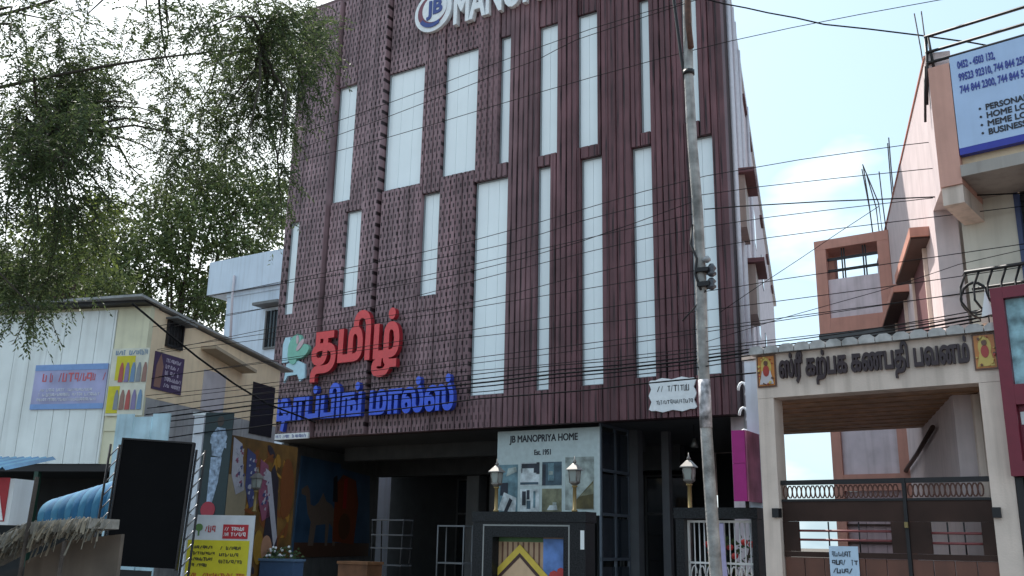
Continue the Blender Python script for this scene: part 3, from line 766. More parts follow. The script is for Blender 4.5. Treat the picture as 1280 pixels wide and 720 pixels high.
part(t, 'printed_howdah', MB().prism([(4.4, 1.5), (4.4, 3.4), (4.9, 3.75), (5.9, 3.6), (6.2, 2.8), (6.0, 1.4)], -.080, -.0745), flat('print_orange', (.26, .06, .02)))
part(t, 'printed_stripe', MB().prism([(5.0, 2.6), (5.0, 3.6), (5.25, 3.65), (5.25, 2.6)], -.086, -.0805), flat('print_red', (.45, .03, .03)))
part(t, 'printed_stripe', MB().prism(cir(5.2, 2.0, .45, 14), -.086, -.0805), flat('print_brown', (.13, .05, .02)))
part(t, 'printed_driver', MB().prism([(4.25, 2.8), (4.2, 3.6), (4.45, 3.7), (4.6, 2.8)], -.086, -.0805), PP[3])
# things on the forecourt
t = thing('planter_box', 'blue planter box with small white flowers by the hoarding', 'planter', FMU, (-2.5, -2, 0))
m_ = Matrix.Translation((-4.9, 21.3, 0)); FPL = Frame(-4.9, 21.3, 112)
bpy.data.objects.remove(t)
t = thing('planter_box', 'blue planter box with small white flowers by the hoarding', 'planter', FPL, (0, 0, 0))
part(t, 'box', MB().box(-.4, .45, -.2, .2, .06, 1.1), flat('planter_blue', (.05, .10, .20)))
part(t, 'rim', MB().box(-.43, .48, -.23, .23, 1.102, 1.15), flat('planter_rim', (.10, .17, .28)))
mb = MB()
for k in range(90):
    x, y, z = rng.uniform(-.38, .42), rng.uniform(-.15, .15), 1.15 + rng.random() ** 2 * .22; a = rng.uniform(0, 6.28)
    mb.add([(x, y, z), (x + .05 * math.cos(a), y + .05 * math.sin(a), z + .05), (x + .1 * math.cos(a), y + .1 * math.sin(a), z)], [(0, 1, 2)])
    if k % 5 == 0: part(t, 'flower', MB().ball(x, y, z + .05, .035, .035, .03, 6, 4), WHITE)
part(t, 'leaves', mb, flat('plant_green', (.05, .09, .03)))
FRK = Frame(-3.2, 27.0, 122)
t = thing('display_rack', 'thin black metal rack standing in the dark forecourt', 'rack', FRK, (0, 0, 0))
for x in (-.55, .55):
    part(t, 'leg', MB().tube([(x * 1.15, -.25, .06), (x * .9, -.2, 1.0), (x * 1.0, -.2, 2.1)], .02), IRON)
    part(t, 'leg', MB().tube([(x * 1.15, .25, .06), (x * .9, .2, 1.0), (x * 1.0, .2, 2.1)], .02), IRON)
for z in (.9, 1.35, 1.7, 2.1): part(t, 'shelf', MB().box(-.56, .56, -.22, .22, z, z + .035), flat('rack_grey', (.12, .12, .13)))
t = thing('wooden_chest', 'brown wooden chest on the forecourt in front of the black rack', 'chest', FRK, (0, -1.2, 0))
part(t, 'body', MB().box(-.55, .45, -1.5, -.9, .06, .95), paint('chest_wood', (.22, .10, .05), var=.3)); part(t, 'lid', MB().box(-.58, .48, -1.53, -.87, .952, 1.02), paint('chest_lid', (.28, .13, .06), var=.3))
t = thing('white_trolley', 'pale metal frame trolley near the shop doors', 'trolley', FRK, (1.9, .3, 0))
for x in (1.5, 2.35):
    for y in (.1, .5): part(t, 'leg', MB().tube([(x, y, .06), (x, y, 2.0)], .02), COLW)
for z in (.3, 1.0, 1.96): part(t, 'shelf', MB().box(1.5, 2.35, .1, .5, z, z + .04), COLW)
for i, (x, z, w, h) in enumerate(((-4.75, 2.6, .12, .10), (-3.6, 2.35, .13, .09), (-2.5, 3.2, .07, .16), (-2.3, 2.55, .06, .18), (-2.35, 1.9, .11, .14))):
    o = single('door_glint', MB().box(x, x + w, 7.55, 7.56, z, z + h), WHITE, FM, 'small white card standing in for a lamp reflection on the shop doors, ' + ('by the left white columns', 'left of the black rack top', 'highest of the spots by the stone frame', 'tall narrow one beside the stone frame', 'lowest and widest beside the stone frame')[i], 'glint', 'painted lamp reflections on the shop doors', (x, 7.55, z))  # white plates put in for lamp reflections in the door glass

for i, (x, y, l_) in enumerate(((4.3, 1.6, .55), (1.6, 1.2, .42))):
    t = thing('pendant_lamp', ('small pendant lamp hanging in the dark stair opening', 'small pendant lamp hanging behind the furniture board')[i], 'lamp', FM, (x, y, 4.478 - l_), 'pendant lamps under the mall soffit')
    part(t, 'cord', MB().tube([(x, y, 4.478), (x, y, 4.47 - l_ * .6)], .008, 4), IRON); part(t, 'shade', MB().lathe([(.03, 4.48 - l_ * .6), (.1, 4.48 - l_), (.06, 4.46 - l_)], x, y, 10), TIN)
# ------------------------------------------------------------------ gatehouse
t = thing('gatehouse', 'beige plastered gatehouse with black Tamil lettering over its gateway', 'gatehouse', FG, (1.5, 0, 0))
part(t, 'beam', MB().box(-.04, 3.05, 0, .3, 3.59, 4.2), BEIGE)
part(t, 'pillar', MB().box(-.04, .185, .003, .34, 0, 3.587), BEIGE)
part(t, 'pillar', MB().box(2.78, 3.05, .003, .34, 0, 3.587), BEIGE)
def skew(mb):           # the gatehouse runs back along the plot line, not square to the street
    mb.v = [(x - .336 * (y - .3), y, z) for x, y, z in mb.v]; return mb
part(t, 'roof_slab', skew(MB().box(-.04, 3.05, .302, 4.6, 3.70, 4.2)), BEIGE)
part(t, 'side_wall', skew(MB().box(2.82, 3.04, .342, 4.6, 0, 3.69)), BEIGE)
for y in (.9, 1.7, 2.6, 3.5): part(t, 'pilaster', skew(MB().box(2.74, 2.818, y, y + .22, 0, 3.585)), BEIGE)
part(t, 'post', skew(MB().box(-.02, .10, 4.3, 4.5, 0, 3.585)), IRON)
for k in range(18): part(t, 'ceiling_board', skew(MB().box(.0, 2.815, .345 + .235 * k, .345 + .235 * k + .22, 3.60 + .012 * (k % 2), 3.69)), WOOD)
for k in range(15):     # coping tiles along the top
    x = -.1 + .216 * k; s_ = rng.uniform(-.008, .008)
    part(t, 'coping_tile', MB().prism([(x, 4.203), (x + .205, 4.203), (x + .205, 4.27 + s_), (x + .15, 4.31 + s_), (x + .055, 4.31 + s_), (x, 4.27 + s_)], -.09, .36), paint('coping_tile', (.40, .38, .37), var=.3, scale=7, streak=.5))
t = thing('gate_name_lettering', 'black raised Tamil letters across the beige gateway beam', 'lettering', FG, (1.5, -.02, 3.8))
for mb in letters('ஸ்ரீ கற்பக கணபதி பவனம்', .30, 2.72, 3.72, 4.20, -.05, -.002, .035): part(t, 'letter', mb, flat('dark_letter', (.03, .012, .016), .4))
TO, TY, TR_, TB = flat('tile_orange', (.50, .18, .04), .3), flat('tile_yellow', (.56, .40, .10), .3), flat('tile_red', (.36, .04, .03), .3), flat('tile_brown', (.12, .05, .03), .3)
for x0, x1, z0, z1, lab in ((-.02, .25, 3.74, 4.19, 'orange devotional tile picture left of the black lettering'), (2.76, 3.03, 3.74, 4.19, 'orange devotional tile picture right of the black lettering')):
    t = thing('tile_picture', lab, 'picture', FG, ((x0 + x1) / 2, -.01, z0), 'devotional tile pictures on the beam')
    c_ = (x0 + x1) / 2; h = z1 - z0
    part(t, 'tile', MB().box(x0, x1, -.02, -.002, z0, z1), TB)
    part(t, 'ground', MB().box(x0 + .02, x1 - .02, -.024, -.0205, z0 + .02, z1 - .02), TO)
    part(t, 'arch', MB().prism(blob(c_, z0 + .62 * h, .075, .13, 0), -.029, -.0245), TY)
    part(t, 'robe', MB().prism([(c_ - .1, z0 + .04), (c_ + .1, z0 + .04), (c_ + .06, z0 + .5 * h), (c_ - .06, z0 + .5 * h)], -.033, -.0295), TY if x0 > 1 else flat('tile_white', (.55, .5, .52)))
    part(t, 'body', MB().prism(blob(c_, z0 + .5 * h, .045, .08, 0), -.038, -.0335), TR_)
    part(t, 'head', MB().prism(blob(c_, z0 + .74 * h, .03, .038, 0), -.043, -.0335), TB)
    part(t, 'crown', MB().prism([(c_ - .03, z0 + .80 * h), (c_ + .03, z0 + .80 * h), (c_, z0 + .93 * h)], -.043, -.0335), TY)
    for q in range(16):
        a_ = rng.uniform(0, 6.28); u_ = c_ + .105 * math.cos(a_); w_ = z0 + h * (.5 + .42 * math.sin(a_))
        part(t, 'ornament', MB().prism(cir(u_, w_, rng.uniform(.008, .018), 6), -.0465 - .0004 * q, -.0245), (TR_, TY, TB, TY)[q % 4])
t = thing('gate', 'dark brown steel double gate with a ring lattice and two open slots', 'gate', FG, (1.5, .1, 0))
def leaf(x0, x1, s0, s1):
    L = part(t, 'gate_leaf', MB().box(x0, x1, .10, .14, 1.935, 2.19), BROWNM)
    part(L, 'top_rail', MB().box(x0, x1, .08, .15, 2.41, 2.47), IRON)
    part(L, 'mid_rail', MB().box(x0, x1, .085, .145, 2.192, 2.222), IRON)
    part(L, 'stile', MB().box(x0, s0, .095, .142, 1.55, 1.933), BROWNM); part(L, 'stile', MB().box(s1, x1, .095, .142, 1.55, 1.933), BROWNM)
    part(L, 'lower_rail', MB().box(x0, x1, .09, .145, 1.48, 1.548), BROWNM)
    n = max(2, round((x1 - x0) / .27))
    for k in range(n):
        a, c = x0 + (x1 - x0) * k / n, x0 + (x1 - x0) * (k + 1) / n
        part(L, 'lower_panel', MB().box(a + .006, c - .006, .10, .135, .12, 1.476), paint('gate_panel_brown', (.13, .048, .03), rough=.45, var=.25, streak=.3))
    mb = MB(); nn = int((x1 - x0 - .06) / .062)
    for k in range(nn):
        c = x0 + .05 + .062 * k
        mb.tube([(c + .031 * math.cos(a), .11, 2.316 + .08 * math.sin(a)) for a in [i * math.pi / 5 for i in range(10)]], .010, 4, True)
    part(L, 'ring_lattice', mb, flat('lattice_rust', (.12, .05, .035)), kind='stuff')
    for z in ((1.70, 1.815) if x0 < 1 else (1.68, 1.80)): part(L, 'slot_bar', MB().tube([(s0, .12, z), (s1, .12, z)], .016, 5), flat('bar_red', (.20, .05, .05)))
    for k in (.33, .66): part(L, 'slot_bar', MB().tube([(s0 + (s1 - s0) * k, .12, 1.55), (s0 + (s1 - s0) * k, .12, 1.93)], .010, 5), IRON)
leaf(.195, 1.755, .40, 1.58); leaf(1.80, 2.775, 2.05, 2.62)
part(t, 'meeting_post', MB().box(1.757, 1.798, .07, .15, .1, 2.47), IRON)
part(t, 'padlock', MB().box(1.76, 1.80, .03, .068, 1.86, 1.93), GOLD)
part(t, 'hinge', MB().box(.10, .19, -.05, .08, 1.98, 2.1), IRON); part(t, 'hinge', MB().box(2.78, 2.87, -.05, .06, 1.98, 2.1), IRON)
t = thing('paper_notice', 'pale blue paper notice with black handwriting on the brown gate', 'notice', FG, (.97, .07, 1.27))
part(t, 'sheet', MB().box(.79, 1.16, .075, .079, 1.22, 1.625), flat('notice_blue', (.50, .62, .76), .7))
part(t, 'handwriting', scribble(rng, .82, 1.12, 1.27, 1.58, .070, 3, .004, .7), INK, kind='stuff')

# ------------------------------------------------------------------ house behind the gate
t = thing('terracotta_house', 'lavender house with terracotta framed balcony tower behind the gatehouse', 'house', FT, (.5, 0, 0))
for x in (-.42, 1.12):
    part(t, 'tower_post', MB().box(x, x + .28, 0, .25, 6.72, 8.9), TERRA)
    part(t, 'tower_post', MB().box(x, x + .28, .7, .95, 6.72, 8.9), TERRA)
part(t, 'tower_beam', MB().box(-.42, 1.40, -.004, .954, 8.902, 9.14), TERRA)
part(t, 'tower_sill', MB().box(-.139, 1.119, .003, .247, 6.72, 7.1), TERRA)
part(t, 'tower_panel', MB().box(-.139, 1.119, .06, .2, 7.102, 8.10), LAV)
part(t, 'tower_side', MB().box(-.40, -.25, .252, .698, 6.72, 7.8), TERRA); part(t, 'tower_side', MB().box(1.25, 1.39, .252, .698, 6.72, 8.9), TERRA)
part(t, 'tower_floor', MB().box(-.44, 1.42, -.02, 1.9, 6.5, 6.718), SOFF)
for z in (8.30, 8.60): part(t, 'rail_bar', MB().box(-.139, 1.119, .1, .13, z, z + .07), IRON)
for x in (.2, .26, .72, .78): part(t, 'rail_bar', MB().box(x, x + .03, .131, .16, 8.102, 8.9), IRON)
part(t, 'rear_block', MB().box(-.35, 1.3, 1.95, 9, -.4, 6.9), LAV)
part(t, 'rear_block_coping', MB().box(-.40, 1.35, 1.92, 9, 6.902, 7.02), TERRA)
for x in (-.3, 1.22): part(t, 'porch_post', MB().box(x, x + .23, -.1, .15, -.4, 4.75), TERRA)
part(t, 'porch_sill', MB().box(-.069, 1.219, -.09, .14, 2.9, 3.28), TERRA)
part(t, 'porch_panel', MB().box(-.069, 1.219, -.02, .1, 3.282, 4.33), LAV)
part(t, 'porch_slab', MB().box(-.3, 1.45, -.12, 1.94, 4.752, 4.95), SOFF)
for k in range(7): part(t, 'porch_grille_bar', MB().tube([(-.0 + .18 * k, .05, 4.33), (-.0 + .18 * k, .05, 4.75)], .012, 5), IRON)
for k, (a, c) in enumerate(((-.069, .35), (.36, .78), (.79, 1.219))): part(t, 'porch_lower_panel', MB().box(a, c, .0, .08, .0, 2.89), paint('pink_panel', (.42, .30, .32), streak=.3))
for z in (.9, 1.3, 1.7, 2.1): part(t, 'porch_rail', MB().box(-.069, 1.219, -.06, -.02, z, z + .05), BROWNM)
REB = flat('rusty_rebar', (.05, .035, .03), .8)
for k, (x, y) in enumerate(((1.0, .2), (1.12, .35), (1.25, .1), (1.3, .3), (.95, .4))):
    part(t, 'rebar', MB().tube([(x, y, 9.1), (x - .03, y, 9.9), (x - .10 + .1 * rng.random() - .25 * (k % 3) * .5, y, 11.0 - .2 * (k % 2))], .014, 4), REB)

# ------------------------------------------------------------------ finance office, right
t = thing('corner_office', 'lavender and peach office building with a blue and white sign across its upper floor', 'building', FR, (1.5, .8, 0))
part(t, 'peach_fin', MB().box(.53, .80, .0, 1.0, 6.2, 7.93), PEACH)
part(t, 'fin_soffit', MB().box(.535, .795, .03, 1.2, 5.95, 6.198), BEIGE)
part(t, 'upper_front', MB().box(.802, 5.5, .12, 1.0, 6.44, 8.0), CREAM)
part(t, 'slab_edge', MB().box(.803, 5.5, -.03, 1.0, 6.28, 6.437), paint('slab_concrete', (.35, .31, .28), streak=.4))
part(t, 'recessed_wall', MB().box(.50, 1.18, 1.003, 1.25, 0, 6.9), paint('off_white_wall', (.62, .58, .50), streak=.3, var=.06))
part(t, 'blue_door_edge', MB().box(1.182, 1.24, .98, 1.2, 2.4, 6.275), flat('blue_steel', (.05, .07, .16)))
for k in range(26): part(t, 'shutter_slat', MB().prism([(1.241, 4.3 + .078 * k), (5.4, 4.3 + .078 * k), (5.4, 4.37 + .078 * k), (1.241, 4.37 + .078 * k)], 1.10 + .012 * (k % 2), 1.2), flat('shutter_black', (.02, .02, .024), .5))
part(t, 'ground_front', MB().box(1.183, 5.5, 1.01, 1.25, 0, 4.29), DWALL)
fr_m = t.matrix_world.inverted()
def onside(o): o.matrix_local = fr_m @ FRS.m; return o
onside(part(t, 'side_wall', MB().prism([(.95, 0), (10.7, 0), (10.7, 8.22), (.12, 8.22), (.12, 6.2), (.95, 6.2)], -.3, .0), paint('pink_lavender_wall', (.60, .50, .50), streak=.25, var=.08, bump=.15)))
onside(part(t, 'side_coping', MB().box(.25, 10.75, -.28, .02, 8.222, 8.255), TERRA))
onside(part(t, 'main_block', MB().box(1.35, 10.68, -8, -.303, 0, 8.1), BEIGE))
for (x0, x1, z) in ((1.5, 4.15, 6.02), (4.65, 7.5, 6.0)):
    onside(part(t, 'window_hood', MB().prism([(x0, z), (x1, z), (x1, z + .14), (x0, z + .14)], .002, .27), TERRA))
    onside(part(t, 'hood_shade_plate', MB().box(x0 + .03, x1 - .03, .003, .26, z - .03, z - .001), paint('hood_shade', (.045, .022, .018), rough=.9)))  # added dark plate, its colour holds the shade under the hood
    w_ = onside(part(t, 'window', MB().box(x0 + .5, x1 - .4, .002, .06, z - 1.5, z - 1.44).box(x0 + .5, x0 + .56, .002, .06, z - 1.439, z - .04).box(x1 - .46, x1 - .4, .002, .06, z - 1.439, z - .04), BEIGE))
    part(w_, 'pane', MB().box(x0 + .561, x1 - .461, .003, .02, z - 1.438, z - .04), SB)
for z in (8.06, 8.22, 8.46):
    part(t, 'roof_rail', MB().tube([(.50, .1, z), (3, .1, z), (5.5, .1, z)], .022, 6), IRON)
part(t, 'roof_rail_post', MB().tube([(.42, .2, 7.5), (.50, .1, 8.0), (.52, .1, 8.46)], .022, 6), IRON)
part(t, 'roof_rail_post', MB().tube([(.58, .12, 7.94), (.55, .1, 8.46)], .018, 6), IRON)
part(t, 'roof_rail_post', MB().tube([(.35, .3, 7.3), (.46, .15, 8.05)], .018, 6), IRON)
for dx in (0, .07): part(t, 'rebar', MB().tube([(.36 + dx, .5, 7.9), (.34 + dx, .5, 8.5), (.30 + dx * 1.4, .5, 9.1)], .009, 4), REB)
for x in (7.2, 7.5): onside(part(t, 'rebar', MB().tube([(x, -.15, 8.2), (x + .02, -.15, 9.3), (x - .05, -.15, 10.0)], .012, 4), REB))
onside(part(t, 'wall_pipe', MB().tube([(2.6, .08, 3.37), (5, .08, 3.2), (8.9, .08, 3.0)], .038, 7), BROWNM))
# balcony basket
part(t, 'balcony_rail', MB().tube([(.62, .35, 5.07), (.64, .30, 5.09), (5.4, .3, 5.09)], .026, 6), IRON)
part(t, 'balcony_rail', MB().tube([(.70, .32, 4.86), (5.4, .32, 4.86)], .02, 6), IRON)
for k in range(9):
    x = .64 + .16 * k
    part(t, 'balcony_bar', MB().tube([(x, .32, 5.08), (x - .03, .12, 4.85), (x - .02, .05, 4.65), (x + .05, .2, 4.5), (x + .15, .9, 4.47)], .016, 5), IRON)
part(t, 'balcony_hoop', MB().tube([(.72 + .16 * math.cos(a), .3, 4.74 + .2 * math.sin(a)) for a in [i * math.pi / 8 for i in range(16)]], .02, 5, True), IRON)
part(t, 'balcony_floor', MB().box(.78, 5.4, .25, 1.0, 4.38, 4.45), BEIGE)
SG = thing('loan_sign', 'pale blue office sign with dark blue phone numbers and loan list over a blue strip', 'sign', FR, (1.7, 0, 6.58))
part(SG, 'board', MB().box(.81, 3.8, .0, .1, 6.68, 8.0), paint('sign_pale_blue', (.42, .55, .78), rough=.4, var=.05, streak=.1))
part(SG, 'blue_strip', MB().box(.81, 3.8, -.002, .1, 6.585, 6.678), flat('strip_blue', (.03, .04, .34)))
def line(txt, x0, x1, z0, z1, m=NAVY):
    part(SG, 'lettering', joined(letters(txt, x0, x1, z0, z1, -.008, -.0005, .028)), m)
line('0452 - 4503 132,', .90, 1.36, 7.78, 7.91)
line('99523 92310, 744 844 2500,', .90, 1.76, 7.60, 7.73)
line('744 844 2300, 744 844 5100', .90, 1.78, 7.42, 7.55)
for k, (w, x1) in enumerate((('PERSONAL LOAN', 1.98), ('HOME LOAN', 1.80), ('MEME LOAN', 1.80), ('BUSINESS', 1.62))):
    z = 7.12 - .115 * k
    line(w, 1.18, x1, z, z + .085, INK); part(SG, 'bullet', MB().prism(cir(1.11, z + .04, .016, 8), -.008, -.0005), INK)
t = thing('maroon_shop_sign', 'tall maroon sign frame around a teal poster beside the gatehouse', 'sign', FR, (1.8, -.1, 2.4))
part(t, 'frame', MB().box(1.00, 1.14, -.14, .1, 2.45, 4.72).box(1.141, 3.0, -.14, .1, 4.58, 4.72).box(1.141, 3.0, -.14, .1, 3.28, 3.52).box(1.141, 3.0, -.14, .1, 2.45, 2.62), MAROON)
part(t, 'poster', MB().box(1.142, 3.0, -.05, .08, 3.522, 4.578), paint('teal_poster', (.22, .36, .40), var=.9, scale=5, streak=0))
part(t, 'lower_poster', MB().box(1.142, 3.0, -.05, .08, 2.622, 3.278), MAROON)
part(t, 'white_sticker', MB().box(1.16, 1.5, -.056, -.0505, 3.05, 3.2), WHITE)
single('dark_shopfront', MB().box(1.02, 3.2, .0, .2, 0, 2.44).box(1.02, 1.1, -.05, -.002, 0, 2.44), IRON, FR, 'black shopfront under the maroon sign frame', 'shopfront')
t = thing('pennant_flag', 'small white pennant flag between the balcony basket and the maroon frame', 'flag', FR, (.93, -.05, 4.3))
part(t, 'cloth', MB().prism([(.93, 4.72), (.86, 4.40), (1.0, 4.42)], -.06, -.05), WHITE); part(t, 'stick', MB().tube([(.94, -.045, 4.2), (.93, -.045, 4.75)], .008, 5), IRON)

# ------------------------------------------------------------------ shop with the sheet front, left
t = thing('sheet_fronted_shop', 'long low shop with a pale sheet metal front and a cream gable side wall', 'building', FL, (-3, 2, 0))
x = -9.0
while x < -1.42:
    w = .40 if x < -3.3 else .385; x1 = min(x + w, -1.405)
    part(t, 'front_sheet', MB().box(x + .006, x1 - .006, -.04 - .006 * (rng.random()), .0, 2.95, 6.12 + .004 * x), SHEET); x = x1
part(t, 'front_wall', MB().box(-9, -.64, .003, .25, 2.95, 6.18), paint('yellow_cream_wall', (.70, .66, .48), streak=.25, var=.08))
part(t, 'corner_wall', MB().box(-1.40, -.64, -.02, .0, 3.6, 6.14), paint('yellow_cream_wall', (.70, .66, .48)))
part(t, 'front_lower_right', MB().box(-1.12, -.64, -.018, .25, 0, 2.948), GREY)
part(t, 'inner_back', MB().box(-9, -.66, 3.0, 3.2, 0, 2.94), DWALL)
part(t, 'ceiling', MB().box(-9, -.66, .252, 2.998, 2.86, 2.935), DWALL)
part(t, 'eave', MB().box(-9.1, -.60, -.30, .4, 6.185, 6.25), IRON)
part(t, 'lintel', MB().box(-9, -1.12, .0, .25, 2.80, 2.947), IRON)
for x in (-2.9, -5.2): part(t, 'green_post', MB().box(x, x + .1, .0, .1, 0, 2.798), flat('dark_green', (.012, .045, .03)))
ti = t.matrix_world.inverted()
def ong(o): o.matrix_local = ti @ FGS.m; return o
ong(part(t, 'gable_wall', MB().prism([(.02, 4.3), (.02, 6.17), (5.2, 5.72), (5.2, 4.3)], .0, .2), CREAM))
ong(part(t, 'lower_wall', MB().box(.02, 5.2, .003, .2, 0, 4.297), paint('stained_grey_wall', (.34, .33, .34), var=.25, streak=.5, bump=.3)))
ong(part(t, 'roof_sheet', MB().prism([(-.5, 6.25), (-.5, 6.30), (5.6, 5.80), (5.6, 5.75)], -.14, 8.5), paint('roof_sheet_grey', (.30, .30, .30), rough=.6, var=.2, streak=.3)))
ong(part(t, 'gable_window', MB().box(.56, 1.1, -.06, .0, 5.44, 5.5).box(.56, .6, -.06, .0, 5.501, 6.0).box(1.06, 1.1, -.06, .0, 5.501, 6.0).box(.601, 1.059, -.012, -.001, 5.501, 6.0), IRON))
for k in range(4): ong(part(t, 'window_bar', MB().tube([(.66 + .11 * k, -.05, 5.5), (.66 + .11 * k, -.05, 6.0)], .012, 5), IRON))
ong(part(t, 'window_hood', MB().prism([(.5, 6.02), (1.2, 5.96), (1.2, 6.0), (.5, 6.06)], -.3, -.001), GREY))
ong(part(t, 'niche', MB().box(2.0, 2.85, -.02, -.001, 4.305, 5.2), paint('niche_lavender', (.52, .47, .50))))
ong(part(t, 'niche_hood', MB().prism([(1.8, 5.62), (3.5, 5.36), (3.5, 5.43), (1.8, 5.69)], -.4, -.001), paint('hood_tan', (.42, .33, .24))))
ong(part(t, 'dark_doorway', MB().box(4.0, 5.0, -.02, -.001, 4.0, 5.25), IRON))
def banner(name, lab, fr, x0, x1, z0, z1, y, base, group):
    t = thing(name, lab, 'banner', fr, ((x0 + x1) / 2, y, z0), group); part(t, 'sheet', MB().box(x0, x1, y - .02, y, z0, z1), base); return t
g_ = 'printed banners on the sheet fronted shop'
t = banner('shop_banner', 'lilac and blue banner with red and white lettering on the pale sheet front', FL, -3.18, -1.44, 4.05, 4.98, -.05, paint('banner_lilac', (.36, .36, .56), var=.25, scale=1.6), g_)
part(t, 'blue_band', MB().box(-3.18, -1.44, -.076, -.0705, 4.86, 4.98), flat('banner_blue', (.20, .33, .62))); part(t, 'blue_band', MB().box(-3.18, -1.44, -.076, -.0705, 4.05, 4.16), flat('banner_blue', (.20, .33, .62)))
part(t, 'red_lettering', scribble(rng, -3.0, -1.5, 4.58, 4.84, -.078, 1, .006), flat('banner_red', (.56, .12, .14)), kind='stuff')
part(t, 'white_lettering', scribble(rng, -3.05, -1.5, 4.2, 4.5, -.078, 3, .006, .7), flat('banner_white', (.68, .68, .74)), kind='stuff')
t = banner('fashion_banner', 'yellow and white banner with rows of dressed models at the corner of the cream wall', FL, -1.38, -.52, 3.9, 5.28, -.05, paint('banner_pale', (.66, .64, .54), var=.15), g_)
part(t, 'yellow_patch', MB().box(-1.25, -.82, -.078, -.0705, 4.62, 5.12), YELL); part(t, 'yellow_patch', MB().box(-1.36, -1.1, -.078, -.0705, 3.95, 4.5), YELL)
FC = [flat('dress_' + n_, c_) for n_, c_ in (('red', (.42, .08, .07)), ('grey', (.22, .24, .27)), ('purple', (.22, .18, .34)), ('brown', (.28, .15, .12)), ('blue', (.15, .25, .40)))]
for r_ in range(2):
    for k in range(5):
        x = -1.16 + .135 * k - .04 * r_; z = 4.58 - .56 * r_
        part(t, 'printed_model', MB().prism([(x, z), (x + .105, z), (x + .1, z + .28), (x + .068, z + .40), (x + .04, z + .40), (x + .01, z + .28)], -.088, -.0785), FC[(k * 2 + r_) % 5])
part(t, 'lettering', scribble(rng, -1.3, -.55, 5.12, 5.26, -.078, 1, .006), FC[4], kind='stuff')
t = thing('dark_poster', 'dark purple poster with white lettering on the cream gable wall', 'poster', FGS, (.75, -.02, 4.5), g_)
part(t, 'sheet', MB().box(.28, 1.24, -.03, -.002, 4.5, 5.28), flat('poster_purple', (.07, .04, .10)))
part(t, 'figure', MB().prism([(.32, 4.55), (.52, 4.55), (.56, 5.0), (.45, 5.25), (.34, 5.0)], -.037, -.0305), FC[3])
part(t, 'lettering', scribble(rng, .62, 1.2, 4.56, 5.22, -.037, 5, .006, .7), flat('poster_white', (.55, .48, .58)), kind='stuff')
t = thing('blue_hoarding', 'stack of pale blue sheets leaning under the cream gable', 'board', Frame(-6.3, 16.3, 108), (0, 0, 2.4))
for k in range(3): part(t, 'sheet', MB().box(-.58 + .36 * k, -.23 + .36 * k, .02 * k, .03 + .02 * k, .0, 3.62 - .05 * (k % 2)), paint('pale_blue_sheet', (.42, .58, .66), var=.2, streak=.4))
# awnings and stall
AWB = paint('awning_blue', (.035, .13, .25), rough=.75, var=.25, streak=.3, spec=.12)
AWL = paint('awning_light_blue', (.06, .19, .31), rough=.75, var=.25, streak=.3, spec=.12)
t = thing('barrel_awning', 'blue corrugated barrel awning behind the thatched stall', 'awning', Frame(-5.6, 12.8, 100), (0, 0, 1.7))
for k in range(12):
    x = -.36 + .092 * k
    mb = MB(); v = []; f = []
    for i in range(9):
        a = math.pi / 2 * i / 8; s_ = .52 + .035 * k / 11 * 3
        for j in range(5):
            xx = x + .09 * j / 4; off = .018 * math.sin(math.pi * j / 4)
            v.append((xx + .10 * (1 - math.sin(a)), -.55 * math.cos(a) * (1 + off), 1.72 + (s_ + off) * math.sin(a) - .2 * (1 - k / 11) * math.sin(a)))
    for i in range(8):
        for j in range(4): f.append((i * 5 + j, i * 5 + j + 1, i * 5 + j + 6, i * 5 + j + 5))
    mb.add(v, f, True); part(t, 'awning_rib', mb, AWB if k % 2 else AWL)
t = thing('flat_awning', 'blue corrugated awning edge over the red sign', 'awning', Frame(-6.1, 11.7, 100), (0, 0, 2.3))
for k in range(14):
    x = -1.2 + .105 * k
    part(t, 'awning_rib', MB().add([(x, -.4, 2.30), (x + .05, -.4, 2.34), (x + .1, -.4, 2.30), (x, .5, 2.50), (x + .05, .5, 2.54), (x + .1, .5, 2.50)], [(0, 1, 4, 3), (1, 2, 5, 4)]), AWB if k % 2 else AWL)
t = thing('red_box_sign', 'red box sign with white letters and a white side, under the blue awning edge', 'sign', Frame(-6.0, 11.55, 100), (0, 0, 1.6))
part(t, 'case', MB().box(-1.2, .08, .0, .40, 1.68, 2.22), WHITE); part(t, 'face', MB().box(-1.2, .02, -.012, -.002, 1.72, 2.23), flat('sign_red', (.38, .02, .03)))
for mb in letters('A', -.20, .01, 1.73, 2.02, -.02, -.0125, .03): part(t, 'letter', mb, WSIGN)
part(t, 'lettering', scribble(rng, -1.1, -.12, 2.06, 2.16, -.02, 1, .006), WSIGN, kind='stuff'); part(t, 'lettering', scribble(rng, -1.1, -.24, 1.78, 1.92, -.02, 1, .006), WSIGN, kind='stuff')
FTH = Frame(-3.98, 8.05, 100, 1, -.06)
t = thing('thatched_stall', 'street stall under a ragged pale thatch roof, lower left', 'stall', FTH, (0, 0, 0))
TH = paint('straw_thatch', (.30, .27, .235), rough=.95, var=.4, scale=14, streak=.5)
mb = MB().prism([(-2.6, .90), (-.42, 1.38), (.08, 1.64), (.62, 1.70), (.62, 1.78), (.08, 1.74), (-.42, 1.48), (-2.6, 1.02)], -.1, .35)
part(t, 'thatch_bed', mb, TH)
mb = MB()
